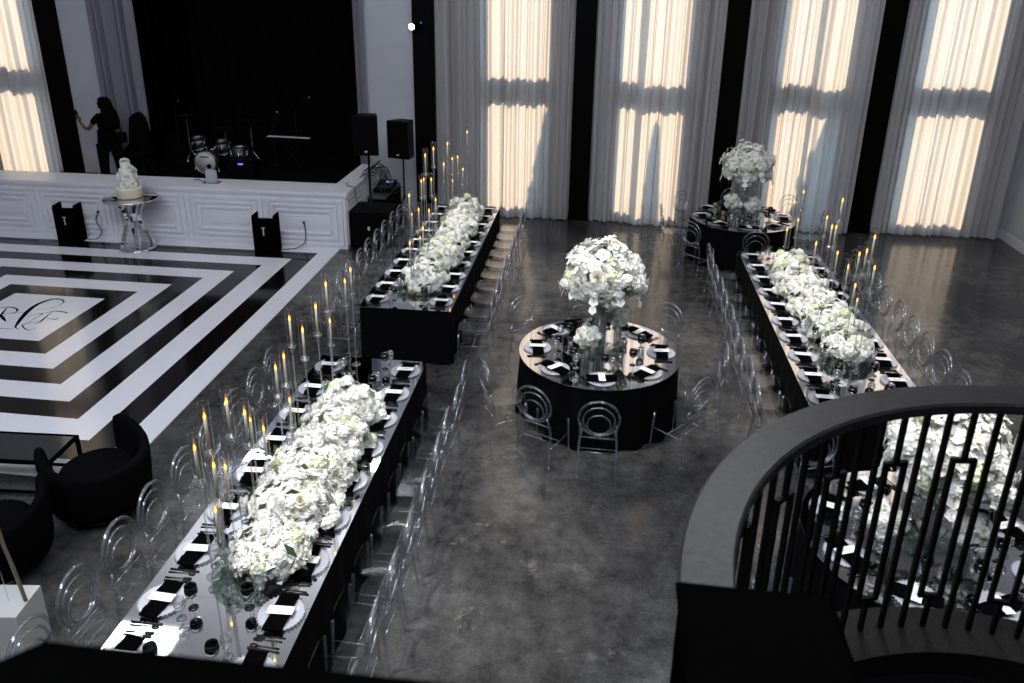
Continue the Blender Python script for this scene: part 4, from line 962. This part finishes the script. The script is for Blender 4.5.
o=B('wood_stick').tube([(-.35,-.28,.64),(-.20,-.25,.40),(-.03,-.22,.02)],[.010,.013,.014],8).obj('wooden_cane',loc=(PX,PY,SZ)); o.scale=(1.16,)*3; tag(o,'yellow wooden stick leaning in front of the person on stage','stick')
B('wood_stick').tube([(-.35,-.28,.64),(-.28,-.28,.60)],.009,6).obj('handle',o)

# ------------------------------------------------------------------ lounge furniture
def barrel(x,y,face,label):
    t=thing('barrel_chair',label,'armchair',(x,y,0),face-PI/2,'black barrel lounge chairs')
    B('mirror_chrome').lathe([(.31,0),(.31,.05),(.001,.05)],40).obj('base',t)
    b=B('black_velvet'); b.lathe([(.34,.05),(.385,.10),(.40,.30),(.385,.36),(.001,.37)],40); b.obj('body',t)
    b=B('black_velvet'); b.lathe([(.30,.37),(.325,.40),(.32,.45),(.27,.475),(.001,.48)],36); b.obj('seat_cushion',t)
    b=B('black_velvet'); n=44
    def sh(u,v):
        a=-PI/2+(u-.5)*2*math.radians(128); e=abs(u-.5)*2
        top=.60+.20*e**2.5*(1 if e<.93 else 1-(e-.93)*5)
        # cross-section loop
        q=v*2*PI; th=.052*(1 if .015<u<.985 else .6); rc_=.395
        zc=(.12+top)/2; zz=zc+(top-.12)/2*math.copysign(abs(sin(q))**.45,sin(q)); rr=rc_+th*math.copysign(abs(cos(q))**.6,cos(q))+.035*(zz-.12)/.5
        return (rr*cos(a),rr*sin(a),zz)
    b.grid(n,16,sh)
    for uu in (0,1):
        c=[sh(uu,v/16) for v in range(16)]; b.add(c,[tuple(range(16))])
    b.obj('backrest',t)
barrel(-4.52,5.72,math.radians(150),'black velvet barrel chair nearer the dance floor, beside the coffee table')
barrel(-4.93,4.84,math.radians(105),'black velvet barrel chair at the left edge, nearer the white plinth')
t=thing('coffee_table','low black framed coffee table with dark glass top at left edge','table',(-5.74,5.95,0),.06)
b=B('black_paint'); hw,hd,hh=.68,.23,.42
for x in (-hw,hw):
    for y in (-hd,hd): B('black_paint').box(x-.016,x+.016,y-.016,y+.016,0,hh-.03).obj('leg',t)
b=B('black_paint')
for y in (-hd,hd): b.box(-hw-.016,hw+.016,y-.016,y+.016,hh-.03,hh); b.box(-hw+.016,hw-.016,y-.012,y+.012,.05,.075)
for x in (-hw,hw): b.box(x-.016,x+.016,-hd+.016,hd-.016,hh-.03,hh); b.box(x-.012,x+.012,-hd+.016,hd-.016,.05,.075)
b.obj('rails',t); B('tinted_top').box(-hw+.016,hw-.016,-hd+.016,hd-.016,hh-.012,hh-.002).obj('glass_top',t)
# plinth with acrylic arc
t=thing('display_plinth','white box plinth at the lower left edge beside long table','plinth',(-4.28,4.05,0),.12); B('plinth_white').box(-.30,.28,-.16,.16,.01,.45).obj('box',t); B('black_paint').box(-.29,.27,-.15,.15,0,.01).obj('base',t)
o=B('amber_tube'); 
pts=[(-4.02,4.08,.455),(-4.05,4.08,.72),(-4.085,4.08,.95),(-4.10,4.08,1.15),(-4.14,4.08,1.35),(-4.25,4.08,1.52),(-4.36,4.08,1.35),(-4.42,4.08,1.0),(-4.44,4.08,.455)]
o.tube(spline3(pts,5),.014,8); o=o.obj('arch_sculpture'); tag(o,'curved amber grey arch of tubing standing on the white plinth','sculpture')
B('acrylic').tube([(-4.14,4.06,.455),(-4.16,4.06,1.1)],.004,5).obj('rod',o); B('acrylic').tube([(-4.22,4.06,.455),(-4.24,4.06,1.2)],.004,5).obj('rod',o)

# ------------------------------------------------------------------ balcony and curved stair railing
CXr,CYr,RO=1.356,1.34,1.142; RT=3.55
t=thing('curved_railing','curved black railing with wide wood handrail and square balusters','railing',(CXr,CYr,0))
A0,A1=math.radians(177.6),math.radians(20)
def arcbox(b,r0,r1,z0,z1,a0,a1,n=64,rz=0):
    prof=[(r0,z0),(r1,z0),(r1,z1-rz),(r1-rz*.8,z1),(r0+rz*.8,z1),(r0,z1-rz)] if rz else [(r0,z0),(r1,z0),(r1,z1),(r0,z1)]
    m=len(prof); vs=[];fs=[]
    for i in range(n+1):
        a=a0+(a1-a0)*i/n
        for r,z in prof: vs.append((r*cos(a),r*sin(a),z))
    for i in range(n):
        for k in range(m): fs.append((i*m+k,i*m+(k+1)%m,(i+1)*m+(k+1)%m,(i+1)*m+k))
    fs.append(tuple(range(m))); fs.append(tuple(reversed(range(n*m,n*m+m)))); b.add(vs,fs,False); return b
arcbox(B('rail_wood'),RO-.125,RO,RT-.036,RT,A0,A1,rz=.008).obj('handrail',t)
arcbox(B('black_iron'),RO-.08,RO-.045,RT-.042,RT-.036,A0,A1).obj('top_channel',t)
rb=RO-.0625; step=math.radians(4.146); k=-19
while k<18:
    a=math.radians(96.2)-k*step
    b=B('black_iron'); ca,sa=cos(a),sin(a); T_=Vector((-sa,ca,0)); Rr=Vector((ca,sa,0)); c=Rr*rb
    w=.0075
    def bar(off,z0,z1): b.obox(c+T_*off+Vector((0,0,(z0+z1)/2)),T_*w,Rr*w,(0,0,(z1-z0)/2))
    if k%3==0:
        o1=.034
        zt,zb=RT-.25,2.74
        bar(0,zt,RT-.04); bar(-o1,zb,zt); bar(o1,zb,zt); bar(0,2.6,zb)
        for z in (zt,zb): b.obox(c+Vector((0,0,z)),T_*(o1+w),Rr*w,(0,0,w))
    else: bar(0,2.60,RT-.04)
    b.obj('baluster',t); k+=1
st=bpy.data.objects.new('stair_landing',None); col.objects.link(st); struct(st); st.location=(CXr,CYr,0)
arcbox(B('curb_wood'),RO-.18,RO+.03,2.20,2.598,math.radians(181),math.radians(20)).obj('trim_curb',st)
B('stage_drape').lathe([(RO-.02,2.3),(RO-.02,2.5),(.001,2.5)],64).obj('landing_deck',st)
B('column_black').lathe([(.16,0),(.16,2.3)],24).obj('support_post',st)
t=thing('newel_post','thick black newel post at the near end of curved railing','post',(.365,1.17,2.50)); b=B('black_paint'); b.box(-.150,.150,-.20,.205,0,1.085); b.obj('post_shaft',t)
b=B('black_paint'); b.add([(-.16,-.21,1.085),(.16,-.21,1.085),(.16,.215,1.085),(-.16,.215,1.085),(-.145,-.195,1.10),(.145,-.195,1.10),(.145,.20,1.10),(-.145,.20,1.10)],[(3,2,1,0),(4,5,6,7),(0,1,5,4),(1,2,6,5),(2,3,7,6),(3,0,4,7)],False); b.obj('post_cap',t)
# straight balcony rail near the camera
t=thing('balcony_railing','black balcony railing running along the bottom edge, nearest','railing',(0,0,0))
b=B('black_paint'); 
def capseg(b,p,q,w,z0,z1):
    p=Vector(p);q=Vector(q);d=(q-p).normalized();n=Vector((-d.y,d.x,0)); 
    vs=[(*(p+n*s),z) for z in (z0,z1) for s in (0,) ]
    P4=[p,q,q-n*w,p-n*w]; b.add([(v.x,v.y,z) for z in (z0,z1) for v in P4],[(3,2,1,0),(4,5,6,7),(0,1,5,4),(1,2,6,5),(2,3,7,6),(3,0,4,7)],False)
cap_o=[(1.3,.64),(-.585,.605),(-.66,.53),(-1.3,-.35)]; cap_i=[(1.3,.50),(-.50,.47),(-.56,.43),(-1.2,-.45)]
for z0_,z1_ in ((4.02,4.10),):
    vs=[(x,y,z) for z in (z0_,z1_) for x,y in cap_o+cap_i]; fs=[]
    for q in range(3): fs+= [(8+q,8+q+1,8+4+q+1,8+4+q),(q+1,q,4+q,4+q+1),(q,q+1,8+q+1,8+q),(4+q+1,4+q,12+q,12+q+1)]
    fs+=[(0,8,12,4),(3,7,15,11)]; b.add(vs,fs,False)
b.obj('handrail',t)
for i in range(22): x=-.55+i*.085; B('black_iron').box(x-.008,x+.008,.555,.571,3.1,4.02).obj('baluster',t)
struct(B('curb_wood').box(-3,1.6,-2.4,.62,2.95,3.10).obj('floor_balcony'))

# ------------------------------------------------------------------ light
sun=bpy.data.lights.new('sun','SUN'); sun.energy=9.5; sun.angle=math.radians(.6); sun.color=(1,.74,.48)
so=bpy.data.objects.new('sun',sun); col.objects.link(so)
d=Vector((.08,-1,-.42)).normalized(); so.rotation_euler=d.to_track_quat('-Z','Y').to_euler(); so.location=(0,25,12)
w=bpy.data.worlds.new('world'); sc.world=w; w.use_nodes=True; bg=w.node_tree.nodes['Background']; bg.inputs[0].default_value=(.52,.76,1,1); bg.inputs[1].default_value=2.9
def area(name,loc,tgt,sx,sy,e,c):
    l=bpy.data.lights.new(name,'AREA'); l.shape='RECTANGLE'; l.size=sx; l.size_y=sy; l.energy=e; l.color=c
    o=bpy.data.objects.new(name,l); col.objects.link(o); o.location=loc; o.rotation_euler=(Vector(tgt)-Vector(loc)).to_track_quat('-Z','Y').to_euler(); return o
# added cool fill hung under the ceiling, no window stands there
area('high_fill',(-3.0,1.6,8.6),(-3.0,9,1.0),12,2.2,1000,(.86,.91,1))
area('ceiling_fill',(-6.5,15.3,7.6),(-6.5,12,9),5,.4,200,(.95,.97,1))  # added uplight that brightens the ceiling, no cove fitting is built
# ceiling panels
P('panel_glow',(.9,.9,.9),.5,emit=(.93,.96,1),es=9,var=.02)
for i,(x,y,sx,sy,lab) in enumerate([(-8.4,10.75,1.4,.9,'above the dance floor'),(1.6,7.9,1.8,1.8,'above the aisle, nearer'),(1.7,11.6,1.2,1.2,'above the aisle, farther')]):
    t=thing('ceiling_light','square ceiling light panel '+lab,'ceiling light',(x,y,H)); B('frame_dark').box(-sx/2-.05,sx/2+.05,-sy/2-.05,sy/2+.05,-.06,0).obj('frame',t); B('panel_glow').box(-sx/2,sx/2,-sy/2,sy/2,-.07,-.06).obj('diffuser',t)
# track spots aimed at the tables
def spot(loc,tgt,e,ang,c=(1,.96,.90),blend=.6):
    l=bpy.data.lights.new('track_spot','SPOT'); l.energy=e; l.spot_size=math.radians(ang); l.spot_blend=blend; l.color=c; l.shadow_soft_size=.12
    o=bpy.data.objects.new('track_spot',l); col.objects.link(o); o.location=loc; o.rotation_euler=(Vector(tgt)-Vector(loc)).to_track_quat('-Z','Y').to_euler()
spot((-3.4,3.6,8.6),(-2.2,5.2,.8),2600,32)
spot((-4.5,10.5,8.6),(-2.4,11.4,.8),2000,34)
spot((.6,8.0,8.6),(2.8,9.6,.8),2300,32)
spot((-.9,7.0,8.6),(.1,8.2,1.4),2000,20)
spot((3.2,4.2,8.6),(2.6,5.3,1.4),1900,22)

# ------------------------------------------------------------------ camera
f,pi_,ro,ya=790.70,.35910,.0048,.13613
fw=Vector((-sin(ya)*cos(pi_),cos(ya)*cos(pi_),-sin(pi_))); rt=Vector((cos(ya),sin(ya),0)); up=rt.cross(fw)
r2=rt*cos(ro)+up*sin(ro); u2=-rt*sin(ro)+up*cos(ro)
cam=bpy.data.cameras.new('camera'); co=bpy.data.objects.new('camera',cam); col.objects.link(co)
m=Matrix.Identity(4)
for i in range(3): m[i][0]=r2[i]; m[i][1]=u2[i]; m[i][2]=-fw[i]
m[0][3],m[1][3],m[2][3]=0,0,4.8
co.matrix_world=m
cam.sensor_width=36; cam.lens=f*36/1024; cam.shift_x=18.976/1024; cam.shift_y=-72.13/1024; cam.clip_start=.05
cam.dof.use_dof=True; cam.dof.focus_distance=6.5; cam.dof.aperture_fstop=3.4
sc.camera=co
vs=sc.view_settings; vs.view_transform='Standard'; vs.look='None'; vs.gamma=1; vs.exposure=0; vs.use_curve_mapping=False
cy=sc.cycles; cy.use_denoising=True; cy.max_bounces=8; cy.diffuse_bounces=3; cy.glossy_bounces=4; cy.transmission_bounces=4; cy.transparent_max_bounces=40; cy.caustics_reflective=False; cy.caustics_refractive=False; cy.sample_clamp_indirect=4
